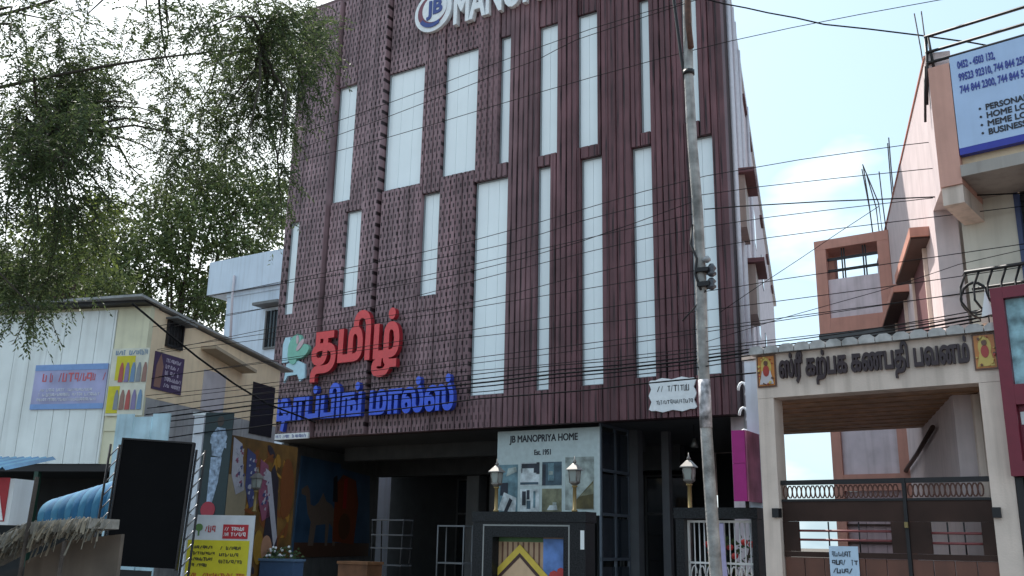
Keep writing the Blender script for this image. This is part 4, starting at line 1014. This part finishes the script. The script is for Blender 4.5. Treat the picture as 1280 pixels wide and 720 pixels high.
for k in range(1500):
    x = rng.uniform(-2.6, .64); zt = np.interp(x, [-2.6, -.42, .08, .62], [1.03, 1.47, 1.73, 1.77]); L_ = rng.uniform(.04, .17) * (1.8 if rng.random() < .12 else 1)
    y = -.12 + rng.uniform(-.03, .3); dx = rng.uniform(-.05, .05); w = rng.uniform(.004, .010); z0 = zt + rng.uniform(-.03, .03)
    mb.add([(x, y, z0), (x + w, y, z0), (x + dx + w, y - .06 - rng.random() * .05, z0 - L_), (x + dx, y - .06 - rng.random() * .05, z0 - L_)], [(0, 1, 2, 3)])
part(t, 'straw', mb, leafmat('dry_straw', (.22, .19, .16), .1), kind='stuff')
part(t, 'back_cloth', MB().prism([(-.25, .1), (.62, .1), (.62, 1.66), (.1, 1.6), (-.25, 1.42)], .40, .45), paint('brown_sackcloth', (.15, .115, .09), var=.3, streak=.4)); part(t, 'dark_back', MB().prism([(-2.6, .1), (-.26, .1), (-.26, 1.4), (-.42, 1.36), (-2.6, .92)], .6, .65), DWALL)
for x, h in ((.12, 2.1), (-.36, 1.42), (.45, 1.6), (-2.3, .95)): part(t, 'pole', MB().tube([(x, -.16, 0), (x + .01, -.17, h * .6), (x + .03, -.16, h)], .018, 6), BARK)
# black screen on a truss
FLED = Frame(-4.14, 11.26, 100)
t = thing('black_screen', 'black screen panel on a lattice truss stand, leaning towards the left', 'screen', FLED, (0, 0, 0))
tilt = Matrix.Rotation(R(2.2), 4, 'Y')
def til(o):
    o.matrix_local = Matrix.Translation((0, 0, 1.9)) @ tilt @ Matrix.Rotation(R(18), 4, 'Z') @ Matrix.Translation((0, 0, -1.9)); return o
til(part(t, 'panel', MB().box(-.42, .36, -.05, .06, 1.24, 2.66), paint('screen_black', (.006, .006, .007), rough=.9, spec=.1, streak=0)))
til(part(t, 'panel_edge', MB().box(-.44, -.421, -.06, .07, 1.22, 2.68)  .box(.361, .38, -.06, .07, 1.22, 2.68).box(-.42, .36, -.06, .07, 2.661, 2.68), IRON))
ST = flat('truss_steel', (.25, .26, .28), .35, .6)
for x in (-.52, .46):
    for d in (-.05, .05):
        til(part(t, 'truss_tube', MB().tube([(x + d, .0, -.2), (x + d, .0, 2.6)], .014, 6), IRON))
    for k in range(18): til(part(t, 'truss_rung', MB().tube([(x - .05, .0, -.1 + .15 * k), (x + .05, .0, .03 + .15 * k)], .008, 4), ST))
til(part(t, 'base_cloth', MB().box(-.42, .1, -.04, .02, -.1, 1.2), IRON))
# yellow banner on the street
FYB = Frame(-3.52, 11.99, 100)
t = thing('standing_banner', 'yellow and white standing banner with a red heading beside the black screen', 'banner', FYB, (0, 0, 0))
part(t, 'sheet', MB().box(-.46, .42, .0, .02, .2, 1.85), flat('banner_sheet_white', (.58, .60, .64), .5)); part(t, 'yellow_field', MB().box(-.43, .38, -.006, -.0005, .25, 1.55), YELL)
part(t, 'red_box', MB().box(.02, .35, -.006, -.0005, 1.57, 1.74), flat('banner_box_red', (.42, .02, .03)))
part(t, 'white_lettering', scribble(rng, .04, .33, 1.59, 1.72, -.012, 2, .005, .8), WSIGN, kind='stuff')
part(t, 'tree_logo', MB().prism(blob(-.30, 1.70, .05, .045, 0), -.006, -.0005).box(-.31, -.29, -.0055, -.0008, 1.60, 1.66), flat('logo_green', (.10, .20, .06))); part(t, 'red_logo', scribble(rng, -.22, -.08, 1.63, 1.74, -.006, 1, .005), flat('banner_box_red', (.42, .02, .03)), kind='stuff')
part(t, 'dark_lettering', scribble(rng, -.38, -.05, 1.22, 1.5, -.012, 4, .005, .6), INK, kind='stuff'); part(t, 'dark_lettering', scribble(rng, .0, .34, 1.26, 1.5, -.012, 3, .005, .6), INK, kind='stuff')
part(t, 'red_lettering', scribble(rng, -.38, .34, 1.10, 1.18, -.012, 1, .005, .7), flat('banner_box_red', (.42, .02, .03)), kind='stuff')
for x in (-.45, .41): part(t, 'leg', MB().tube([(x, .03, 0), (x, .03, 1.86)], .012, 6), IRON)
# tall dark fashion banner and white post
FBN = Frame(-5.78, 18.75, 104, .786, .342)  # banner and post brought nearer by scaling their frame about the camera
t = thing('tall_fashion_banner', 'tall dark green banner of a standing figure in pale patterned clothes above a red ball', 'banner', FBN, (0, 0, 0))
part(t, 'sheet', MB().box(-.36, .42, .0, .03, -.4, 4.62), flat('banner_dark_green', (.014, .03, .035), .5))
PF = paint('print_pale_blue', (.26, .33, .44), var=.6, scale=9)
part(t, 'printed_torso', MB().prism([(-.08, 3.55), (-.15, 4.05), (.0, 4.25), (.22, 4.22), (.30, 4.0), (.18, 3.5)], -.006, -.0005), PF); part(t, 'printed_arms', MB().prism([(-.16, 4.0), (.3, 3.85), (.3, 3.72), (-.16, 3.85)], -.010, -.0065), PF)
part(t, 'printed_legs', MB().prism([(-.1, 2.35), (-.1, 3.5), (.2, 3.5), (.16, 2.9), (.04, 2.35)], -.006, -.0005), PF); part(t, 'printed_head', MB().prism(blob(.08, 4.4, .09, .13, 0), -.006, -.0005), flat('print_hair', (.05, .035, .03)))
part(t, 'red_ball', MB().prism(cir(-.04, 2.22, .2, 16), -.012, -.0065), flat('print_ball_red', (.34, .03, .05)))
t = thing('white_post', 'slim white post left of the tall dark banner', 'post', FBN, (-.55, 0, 0)); part(t, 'shaft', MB().box(-.68, -.40, .0, .25, -.4, 4.55), paint('white_post', (.66, .68, .74), streak=.2)); part(t, 'cap', MB().box(-.72, -.37, -.03, .28, 4.552, 4.64), WHITE)

# ------------------------------------------------------------------ pale building behind
t = thing('pale_blue_building', 'pale blue white block rising behind the cream shop', 'building', FW, (-1, 3, 0))
part(t, 'lower_block', MB().box(-3.05, 4.5, .25, 10, 0, 13.0), BLUEW)
part(t, 'upper_block', MB().box(-4.2, 4.5, .0, 10, 12.5, 14.1).box(-3.06, 4.5, .2, .249, 12.3, 12.49), BLUEW)
part(t, 'drain_pipe', MB().tube([(-2.35, .15, 9), (-2.35, -.08, 12.3), (-2.35, -.08, 13.2)], .06, 6), PIPE)
w_ = part(t, 'window', MB().box(-.35, .66, .15, .248, 9.6, 9.68).box(-.35, -.27, .15, .248, 9.681, 11.35).box(.58, .66, .15, .248, 9.681, 11.35), GREY); part(w_, 'pane', MB().box(-.269, .579, .2, .247, 9.682, 11.34), DGLASS)
for k in range(4): part(w_, 'bar', MB().tube([(-.15 + .2 * k, .17, 9.68), (-.15 + .2 * k, .17, 11.34)], .02, 5), IRON)
part(t, 'window_hood', MB().prism([(-.6, 11.5), (.95, 11.5), (.95, 11.62), (-.6, 11.62)], -.45, .249), GREY)

# ------------------------------------------------------------------ street pole
t = thing('utility_pole', 'leaning weathered grey utility pole in front of the maroon mall', 'pole', FP, (.02, 0, 0))
pz = [0, 1.2, 2.5, 3.4, 4.6, 5.5, 6.6, 7.8, 8.9, 9.7, 10.4, 11.3]
pp = [(.04 - .0145 * z + .022 * math.sin(z * 1.3), .01 * math.sin(z * 2.1), z) for z in pz]
part(t, 'shaft', MB().tube(pp, [.098, .093, .09, .088, .086, .084, .083, .08, .078, .074, .07, .066], 12), CONC)
RUST = paint('rusty_strap', (.10, .045, .03), rough=.8, var=.4, scale=10)
part(t, 'strap', MB().tube([(-.10 + .0, -.02, 8.92), (-.10, -.02, 8.99)], .095, 10), IRON)
part(t, 'rusty_arm', MB().tube([(-.03, -.09, 9.35), (-.06, -.10, 9.8), (-.05, -.10, 10.6), (-.05, -.1, 11.4)], .05, 7), RUST)
part(t, 'stay', MB().tube([(-.13, -.02, 8.55), (-.22, -.02, 9.3), (-.31, -.02, 10.3), (-.38, -.02, 11.2)], .028, 6), IRON)
part(t, 'clamp', MB().box(-.05, .14, -.14, .1, 5.35, 5.42), IRON); part(t, 'clamp', MB().box(-.06, .13, -.14, .1, 5.58, 5.64), IRON)
part(t, 'insulator', MB().lathe([(.03, 5.3), (.07, 5.33), (.07, 5.36), (.04, 5.38), (.075, 5.43), (.03, 5.48)], .15, -.05, 10), flat('insulator_dark', (.06, .06, .07), .2))
part(t, 'insulator', MB().lathe([(.03, 5.5), (.07, 5.53), (.07, 5.56), (.04, 5.58), (.075, 5.63), (.03, 5.70)], .16, -.05, 10), flat('insulator_dark', (.06, .06, .07), .2))
part(t, 'insulator', MB().lathe([(.025, 5.72), (.06, 5.75), (.06, 5.78), (.03, 5.82)], .10, -.08, 10), flat('insulator_grey', (.3, .3, .31), .2))
part(t, 'cable_loop', MB().tube([(-.1, -.09, 6.35), (-.14, -.1, 6.05), (-.05, -.1, 5.8), (-.08, -.1, 5.55), (.0, -.1, 5.3)], .02, 6), IRON)
part(t, 'cable_loop', MB().tube([(.06, -.05, 5.3), (-.12, -.05, 5.05), (-.3, -.1, 4.85)], .012, 5), IRON)
part(t, 'bill', MB().tube([(-.02, -.006, 3.25), (-.028, -.006, 3.95)], .0925, 10), paint('torn_bill', (.42, .40, .42), var=.7, scale=9, streak=.3))

# ------------------------------------------------------------------ overhead wires
WIRE = paint('wire_black', (.014, .014, .016), rough=.95, spec=.05, var=.1, streak=0)
def wire(lab, pts, r=.0062, y=0.0, wob=0.0):
    P = []
    for (a, c) in zip(pts[:-1], pts[1:]):
        n = max(2, int(abs(c[0] - a[0]) / 1.0))
        for k in range(n): P.append((a[0] + (c[0] - a[0]) * k / n, a[1] + (c[1] - a[1]) * k / n))
    P.append(pts[-1])
    for _ in range(2): P = [P[0]] + [(p[0], (P[i][1] + p[1] * 2 + P[i + 2][1]) / 4) for i, p in enumerate(P[1:-1])] + [P[-1]]
    o = single('overhead_wire', MB().tube([(x, y + wob * math.sin(x * .7), z + wob * .5 * math.sin(x * 1.9 + y * 9)) for x, z in P], r, 5), WIRE, FP, lab, 'wire', 'overhead wires along the street', (0, y, pts[0][1]))
wire('highest thin wire crossing the tall windows under the white capitals', [(-16, 8.8), (-5.97, 9.74), (-2.8, 10.18), (-.9, 10.36), (3, 10.3), (9, 9.9)], y=.1)
wire('second thin wire from the top across the upper windows', [(-16, 8.2), (-5.94, 9.32), (-2.76, 9.83), (-2.04, 9.98), (0, 10.2), (9, 10.6)], y=-.1)
wire('third thin wire across the upper windows, continuing into the sky beside the mall', [(-16, 8.6), (-5.92, 8.95), (-2.75, 9.22), (.51, 9.4), (3.58, 9.28), (9, 8.9)])
wire('thin wire just under the band between the two window rows', [(-16, 6.0), (-4.07, 6.66), (-1.98, 6.95), (.08, 7.26), (2.98, 7.17), (9, 6.8)], y=.1)
wire('second thin wire under the band between the window rows', [(-16, 6.2), (-5.05, 6.40), (-3.33, 6.46), (-1.98, 6.73), (-.2, 6.9), (4.33, 6.66), (9, 6.3)])
wire('thin wire sloping to the pole clamp across the long lower windows', [(-16, 5.6), (-4.05, 6.01), (-1.98, 6.28), (-.1, 6.7)], y=-.12)
wire('thin wire crossing the middle of the long lower windows', [(-16, 5.2), (-4, 5.55), (-2.38, 5.75), (0, 6.07), (9, 6.0)], y=.12)
wire('flat thick wire between the mall and the peach fin', [(.05, 6.62), (1.09, 6.56), (2.6, 6.39), (4.37, 6.19), (9, 5.8)], r=.010, y=.05)
wire('thin wire from the pole clamp past the terracotta tower', [(.0, 5.28), (1.15, 5.32), (3.92, 5.47), (9, 5.6)], y=-.05)
wire('thin slack wire rising over the gatehouse to the balcony basket', [(.05, 4.5), (1.17, 4.75), (2.49, 5.02), (3.51, 5.25), (9, 6.1)], r=.005, y=-.1)
wire('thin wire across the lower part of the long windows to the pole', [(-16, 4.5), (-4, 5.06), (-1.98, 5.21), (0, 5.29)], y=.05)
wire('thin wire above the bundle, crossing the feet of the long windows', [(-16, 4.25), (-8, 4.4), (-4, 4.55), (-.4, 4.7), (4, 4.9), (9, 5.1)], y=-.05)
bundle = [(-18, 3.6), (-12.6, 3.8), (-8.7, 4.0), (-5.8, 4.1), (-2.4, 4.17), (.69, 4.30), (2.2, 4.42), (3.8, 4.55), (9, 4.9)]
for i, (dz, r) in enumerate(((-.16, .008), (-.07, .011), (0, .015), (.07, .010), (.16, .008))):
    wire(('lowest', 'second lowest', 'thick middle', 'second highest', 'highest')[i] + ' wire of the sagging bundle across gatehouse and mall front', [(x, z + dz * (1.5 if x < -8 else 1 if x < 0 else .7)) for x, z in bundle], r=r, y=-.06 + .03 * i, wob=.03)
wire('heavy cable falling from the top of the pole to the right', [(-.02, 10.35), (.51, 10.08), (1.2, 9.72), (2.02, 9.33), (3.33, 8.77), (4.6, 8.26), (9, 6.6)], r=.012, y=.02)
wire('thin wire across the top of the pale sheet front', [(-18, 5.75), (-11.87, 5.74), (-10.6, 5.83), (-6, 6.1), (0, 6.62)], y=.15)
wire('thin wire over the lilac banner', [(-18, 5.25), (-12.9, 5.2), (-11.5, 5.28), (-7, 5.35), (0, 5.7)], y=.18)
wire('thin wire crossing the red word on the maroon front', [(-18, 4.6), (-12, 4.75), (-6, 4.95), (0, 5.05), (4, 5.2), (9, 5.6)], y=.22)
wire('thin wire through the middle of the shorter lower windows', [(-16, 5.0), (-6, 5.75), (-3, 6.15), (0, 6.45), (4, 6.35), (9, 6.2)], y=.25)
wire('thin wire just above the bundle at the sheet fronted shop', [(-18, 4.25), (-12, 4.3), (-8, 4.42), (-3, 4.40), (3, 4.6), (9, 5.0)], y=.28)
wire('lowest wire over the dark entrance on the left', [(-18, 3.15), (-12.6, 3.4), (-9, 3.65), (-5, 3.88), (0, 4.02), (4, 4.3), (9, 4.7)], y=.3, r=.012, wob=.03)
wire('thin wire from the eaves of the sheet fronted shop to the maroon front', [(-18, 4.0), (-12.6, 4.12), (-9, 4.28), (-5.5, 4.5), (-2, 4.62), (3, 4.95), (9, 5.3)], y=.33)
wire('steep thin wire from the mall roof to the terracotta tower', [(.3, 4.9), (1.5, 5.6), (2.6, 6.2)], y=-.2, r=.005)
o = single('overhead_wire', MB().tube([(-7.15, 17.25, 5.80), (-6.8, 18.1, 5.47), (-6.4, 19.0, 5.12), (-5.9, 20, 4.75), (-5.4, 20.9, 4.46), (-4.6, 22.4, 4.25)], .02, 6), WIRE, WORLD, 'thick cable dropping from the eave of the sheet fronted shop past its gable', 'wire', 'overhead wires along the street', (-7.15, 17.25, 5.8))

# ------------------------------------------------------------------ trees
def leaves_mesh(name, mat, C, D, S, L, W):
    """C centres, D leaf axes, S side axes (n,3); one kite per leaf"""
    n = len(C); L = L[:, None]; W = W[:, None]
    v = np.empty((n, 4, 3)); v[:, 0] = C; v[:, 1] = C + D * L * .45 + S * W * .5; v[:, 2] = C + D * L; v[:, 3] = C + D * L * .45 - S * W * .5
    me = bpy.data.meshes.new(name)
    me.vertices.add(n * 4); me.loops.add(n * 4); me.polygons.add(n)
    me.vertices.foreach_set('co', v.reshape(-1)); me.loops.foreach_set('vertex_index', np.arange(n * 4))
    me.polygons.foreach_set('loop_start', np.arange(n) * 4); me.polygons.foreach_set('loop_total', np.full(n, 4))
    me.update(); me.materials.append(mat); return me
nr = np.random.default_rng(5)
unit = lambda a: a / np.maximum(np.linalg.norm(a, axis=-1, keepdims=True), 1e-6)
CL=[(-4.6,7.6,6.1,0.30,0.6),(-4.7,8.5,6.6,0.37,0.8),(-4.2,8.2,6.5,0.27,0.5),(-4.0,9.1,7.0,0.34,0.7),(-3.8,9.2,7.0,0.29,0.5),(-3.1,7.8,6.3,0.25,0.6),(-2.8,7.7,6.1,0.28,1.0),(-3.3,10.0,7.1,0.40,1.0),(-2.7,8.5,6.6,0.35,1.1),(-2.4,8.5,6.7,0.35,1.3),(-2.7,10.7,7.9,0.38,1.4),(-2.2,9.3,6.8,0.23,1.3),(-2.7,10.2,7.2,0.41,1.3),(-2.7,9.1,6.5,0.36,1.2),(-2.4,9.7,6.5,0.24,1.0),(-4.4,7.4,5.7,0.20,0.5),(-4.5,8.9,6.3,0.33,1.2),(-4.6,9.6,6.7,0.30,0.9),(-4.5,8.6,5.8,0.40,1.6),(-4.5,9.3,6.1,0.33,1.3),(-4.8,8.8,6.2,0.28,0.8),(-4.2,7.2,5.4,0.20,0.7),(-5.1,9.0,5.9,0.33,0.8),(-4.9,8.6,5.4,0.36,1.6),(-4.2,8.0,5.3,0.29,1.0),(-3.7,7.4,5.0,0.30,1.0),(-4.0,9.8,6.2,0.25,0.9),(-3.8,8.7,5.8,0.18,0.6),(-3.8,9.5,5.9,0.24,0.6),(-3.9,9.9,6.6,0.30,1.0),(-3.9,9.4,6.6,0.19,0.6),(-3.7,10.1,6.5,0.25,0.8),(-3.0,8.8,5.7,0.30,1.0),(-3.2,9.9,6.4,0.39,1.1),(-2.6,9.1,6.0,0.35,1.2),(-2.8,10.4,6.4,0.30,1.0),(-3.3,10.1,6.0,0.29,0.8),(-2.5,8.1,5.0,0.23,0.7),(-4.1,7.5,4.7,0.31,1.5),(-4.4,7.7,4.6,0.24,1.0),(-5.0,9.7,5.7,0.35,1.2),(-4.1,8.5,5.0,0.26,0.9),(-4.2,9.0,5.5,0.23,0.7),(-4.4,7.9,4.4,0.20,0.8),(-4.5,8.5,4.8,0.17,0.4),(-4.2,8.3,4.6,0.25,1.1),(-4.0,8.3,4.7,0.21,0.8),(-4.5,8.8,4.5,0.22,1.1),(-4.1,8.9,5.1,0.18,0.5),(-4.3,9.8,5.0,0.24,0.7),(-4.3,9.1,4.5,0.27,0.8),(-5.3,9.4,4.5,0.24,1.0),(-5.0,9.3,4.3,0.33,1.2),(-5.2,9.6,4.1,0.33,1.4),(-4.6,9.0,4.0,0.26,1.1),(-4.0,7.7,3.4,0.15,0.9),(-4.6,9.5,4.3,0.23,0.7),(-4.2,10.1,5.5,0.25,0.6),(-3.9,10.0,5.7,0.29,0.9),(-3.4,9.2,5.5,0.27,1.0),(-2.6,9.9,5.2,0.23,0.7),(-2.3,8.5,5.1,0.20,0.8),(-2.7,10.2,5.7,0.19,0.8)]
NEEM = leafmat('neem_leaf', (.070, .098, .044), .42)
TW = flat('twig', (.05, .04, .03), .9)
tt = thing('neem_tree', 'neem tree overhanging the street, its drooping sprays of fine leaves filling the upper left', 'tree', WORLD, (-8.5, 7.2, 0))
mb = MB(); T0 = Vector((-8.5, 7.2, 0))
fork = Vector((-7.9, 7.6, 4.3))
mb.tube([T0, T0 + Vector((.1, .05, 1.2)), T0 + Vector((.35, .2, 3)), fork], [.34, .29, .25, .22], 10)
part(tt, 'trunk', mb, BARK)
hubs = [Vector(q) for q in ((-5.2, 8.0, 6.2), (-3.6, 8.2, 7.0), (-4.6, 8.6, 5.4), (-5.6, 7.4, 4.9), (-2.6, 8.6, 6.4), (-6.0, 8.4, 7.4))]
for h in hubs:
    mid = (fork + h) / 2 + Vector((rng.uniform(-.3, .3), rng.uniform(-.3, .3), rng.uniform(.3, .9)))
    q = [fork.lerp(mid, k / 4) for k in range(4)] + [mid.lerp(h, k / 5) for k in range(6)]
    q = [p + Vector((rng.uniform(-.12, .12), rng.uniform(-.1, .1), rng.uniform(-.16, .16))) * (0 < i < 9) for i, p in enumerate(q)]
    for _ in range(2): q = [q[0]] + [(q[i - 1] + q[i] * 2 + q[i + 1]) / 4 for i in range(1, 9)] + [q[9]]
    part(tt, 'limb', MB().tube(q, [.030 - .0026 * i for i in range(10)], 8), TW)
br = MB(); Cs, Ds = [], []
extra = [(-9.6, 6.5, 6.5, .8, 1), (-8.6, 7.8, 7.2, .9, 1), (-7.6, 6.2, 6.8, .8, 1), (-9.8, 8.4, 5.6, .8, 1), (-8.0, 9.0, 6.4, .9, 1), (-6.6, 6.4, 7.6, .8, 1), (-6.4, 9.2, 8.2, .8, 1), (-4.2, 8.4, 8.6, .8, 1), (-2.4, 8.2, 8.2, .7, 1), (-7.4, 7.6, 8.6, .9, 1)]
for (x, y, z, r, w) in CL + extra:
    c = Vector((x, y, z)); r *= 1.08; h = min(hubs, key=lambda q: (q - c).length + (3 if q.z > z + 2 else 0))
    m_ = (h + c) / 2 + Vector((rng.uniform(-.15, .15), rng.uniform(-.1, .1), .18))
    jit = lambda k_: Vector((rng.uniform(-k_, k_), rng.uniform(-k_, k_), rng.uniform(-k_, k_)))
    br.tube([h, h.lerp(m_, .5) + jit(.07), m_, m_.lerp(c, .5) + jit(.06), c], [.020, .016, .012, .009, .005], 5)
    nt = int(w ** 1.5 * 42 * (r / .28) ** 2) + 2
    for k in range(nt):
        g = nr.normal(size=3); g /= np.linalg.norm(g); p = np.array(c) + g * r * nr.random() ** .6 * np.array([1, 1, 1.05])
        d = nr.normal(size=3) * .62 + np.array([0, 0, -.50]); d /= np.linalg.norm(d); Lt = nr.uniform(.22, .46); nl = int(Lt / .017)
        side = np.cross(d, [0, 0, 1]); side /= max(np.linalg.norm(side), 1e-6)
        s_ = (np.arange(nl) + .5) / nl
        pts = p + d * Lt * s_[:, None] + np.array([0, 0, -.10]) * (s_[:, None] ** 2)
        sg = np.where(np.arange(nl) % 2 == 0, 1, -1)[:, None]
        Cs.append(pts); Ds.append(unit(side * sg * .8 + d * .65 + np.array([0, 0, -.25]) + nr.normal(size=(nl, 3)) * .22))
        if k % 3 == 0: br.tube([tuple(p), tuple(p + d * Lt * .5), tuple(p + d * Lt + np.array([0, 0, -.1]))], .003, 3)
Cs, Ds = np.concatenate(Cs), np.concatenate(Ds); n = len(Cs)
Sd = unit(np.cross(Ds, nr.normal(size=(n, 3))))
part(tt, 'twigs', br, TW, kind='stuff')
off = np.array((0, 0, 0))
me = leaves_mesh('crown', NEEM, Cs, Ds, Sd, nr.uniform(.036, .068, n), nr.uniform(.013, .021, n))
part(tt, 'crown', me, None)

def broad_tree(name, lab, x, y, h, clumps, leaf, mat, group='trees behind the shop', seed=1):
    rs = np.random.default_rng(seed)
    t = thing(name, lab, 'tree', WORLD, (x, y, 0), group)
    part(t, 'trunk', MB().tube([(x, y, 0), (x + .1, y, h * .3), (x + .2, y + .1, h * .55), (x + .1, y, h * .8)], [.32, .26, .18, .08], 9), BARK)
    bm_ = MB(); Cc, Dd = [], []
    for (dx, dy, z, r) in clumps:
        bm_.tube([(x + .15, y, min(h * .5, z - .6)), (x + dx * .55, y + dy * .5, z - .5), (x + dx, y + dy, z)], [.09, .06, .025], 6)
        n = int(900 * r ** 2 / leaf ** 2 * .035)
        g = unit(rs.normal(size=(n, 3))); rad = r * rs.random(n)[:, None] ** .4 * (1 + .25 * np.sin(g[:, :1] * 5 + g[:, 2:] * 4))
        sub = rs.random((n, 1)) < .97
        Cc.append((np.array([x + dx, y + dy, z]) + g * rad * np.array([1, 1, .85]))[sub[:, 0]]); Dd.append(unit(g * .6 + rs.normal(size=(n, 3)) * .8 + np.array([0, 0, -.35]))[sub[:, 0]])
    Cc, Dd = np.concatenate(Cc), np.concatenate(Dd); n = len(Cc)
    part(t, 'branches', bm_, BARK, kind='stuff')
    part(t, 'crown', leaves_mesh('crown', mat, Cc, Dd, unit(np.cross(Dd, rs.normal(size=(n, 3)))), rs.uniform(.8, 1.4, n) * leaf, rs.uniform(.4, .6, n) * leaf), None)
LG = leafmat('leaf_mid_green', (.085, .115, .045), .3); LY = leafmat('leaf_yellow_green', (.13, .17, .045), .35)
broad_tree('broadleaf_tree', 'broad green tree standing between the cream gable and the pale blue block', -19.6, 53.6, 20, [(1.62 * a_, 1.62 * b_, (c_ - 1.6) * 1.62 + 1.6, 1.55 * d_) for a_, b_, c_, d_ in [(-2.6, 0, 11.6, 1.5), (-1.2, .6, 13.2, 1.5), (.3, .2, 14.3, 1.5), (1.7, .5, 14.2, 1.5), (2.8, .3, 13.0, 1.4), (.6, -.4, 12.4, 1.6), (2.2, -.2, 11.5, 1.3), (-.8, -.5, 11.2, 1.5), (-2.0, -.2, 10.0, 1.4), (.4, .2, 10.2, 1.5), (-3.6, .2, 10.4, 1.1), (1.4, -.3, 9.4, 1.2), (3.2, .6, 14.2, .9)]], .27, LG, seed=2)
broad_tree('broadleaf_tree', 'lighter yellow green tree in the gap behind the neem sprays', -13.6, 27.5, 11, [(-.8, 0, 10.6, 1.0), (.4, .2, 10.2, 1.0), (.9, 0, 11.2, .8), (-.2, -.2, 9.2, 1.0)], .15, LY, seed=3)
broad_tree('broadleaf_tree', 'green tree showing over the eave of the sheet fronted shop at the far left', -18.5, 30.0, 10, [(-3, 0, 9.0, 1.5), (-1.4, .3, 10, 1.5), (.4, 0, 10.2, 1.5), (2.0, .2, 9.4, 1.4), (3.6, .1, 9.0, 1.3), (5.0, .4, 9.4, 1.2), (-4.6, .2, 9.4, 1.4)], .17, LG, seed=4)
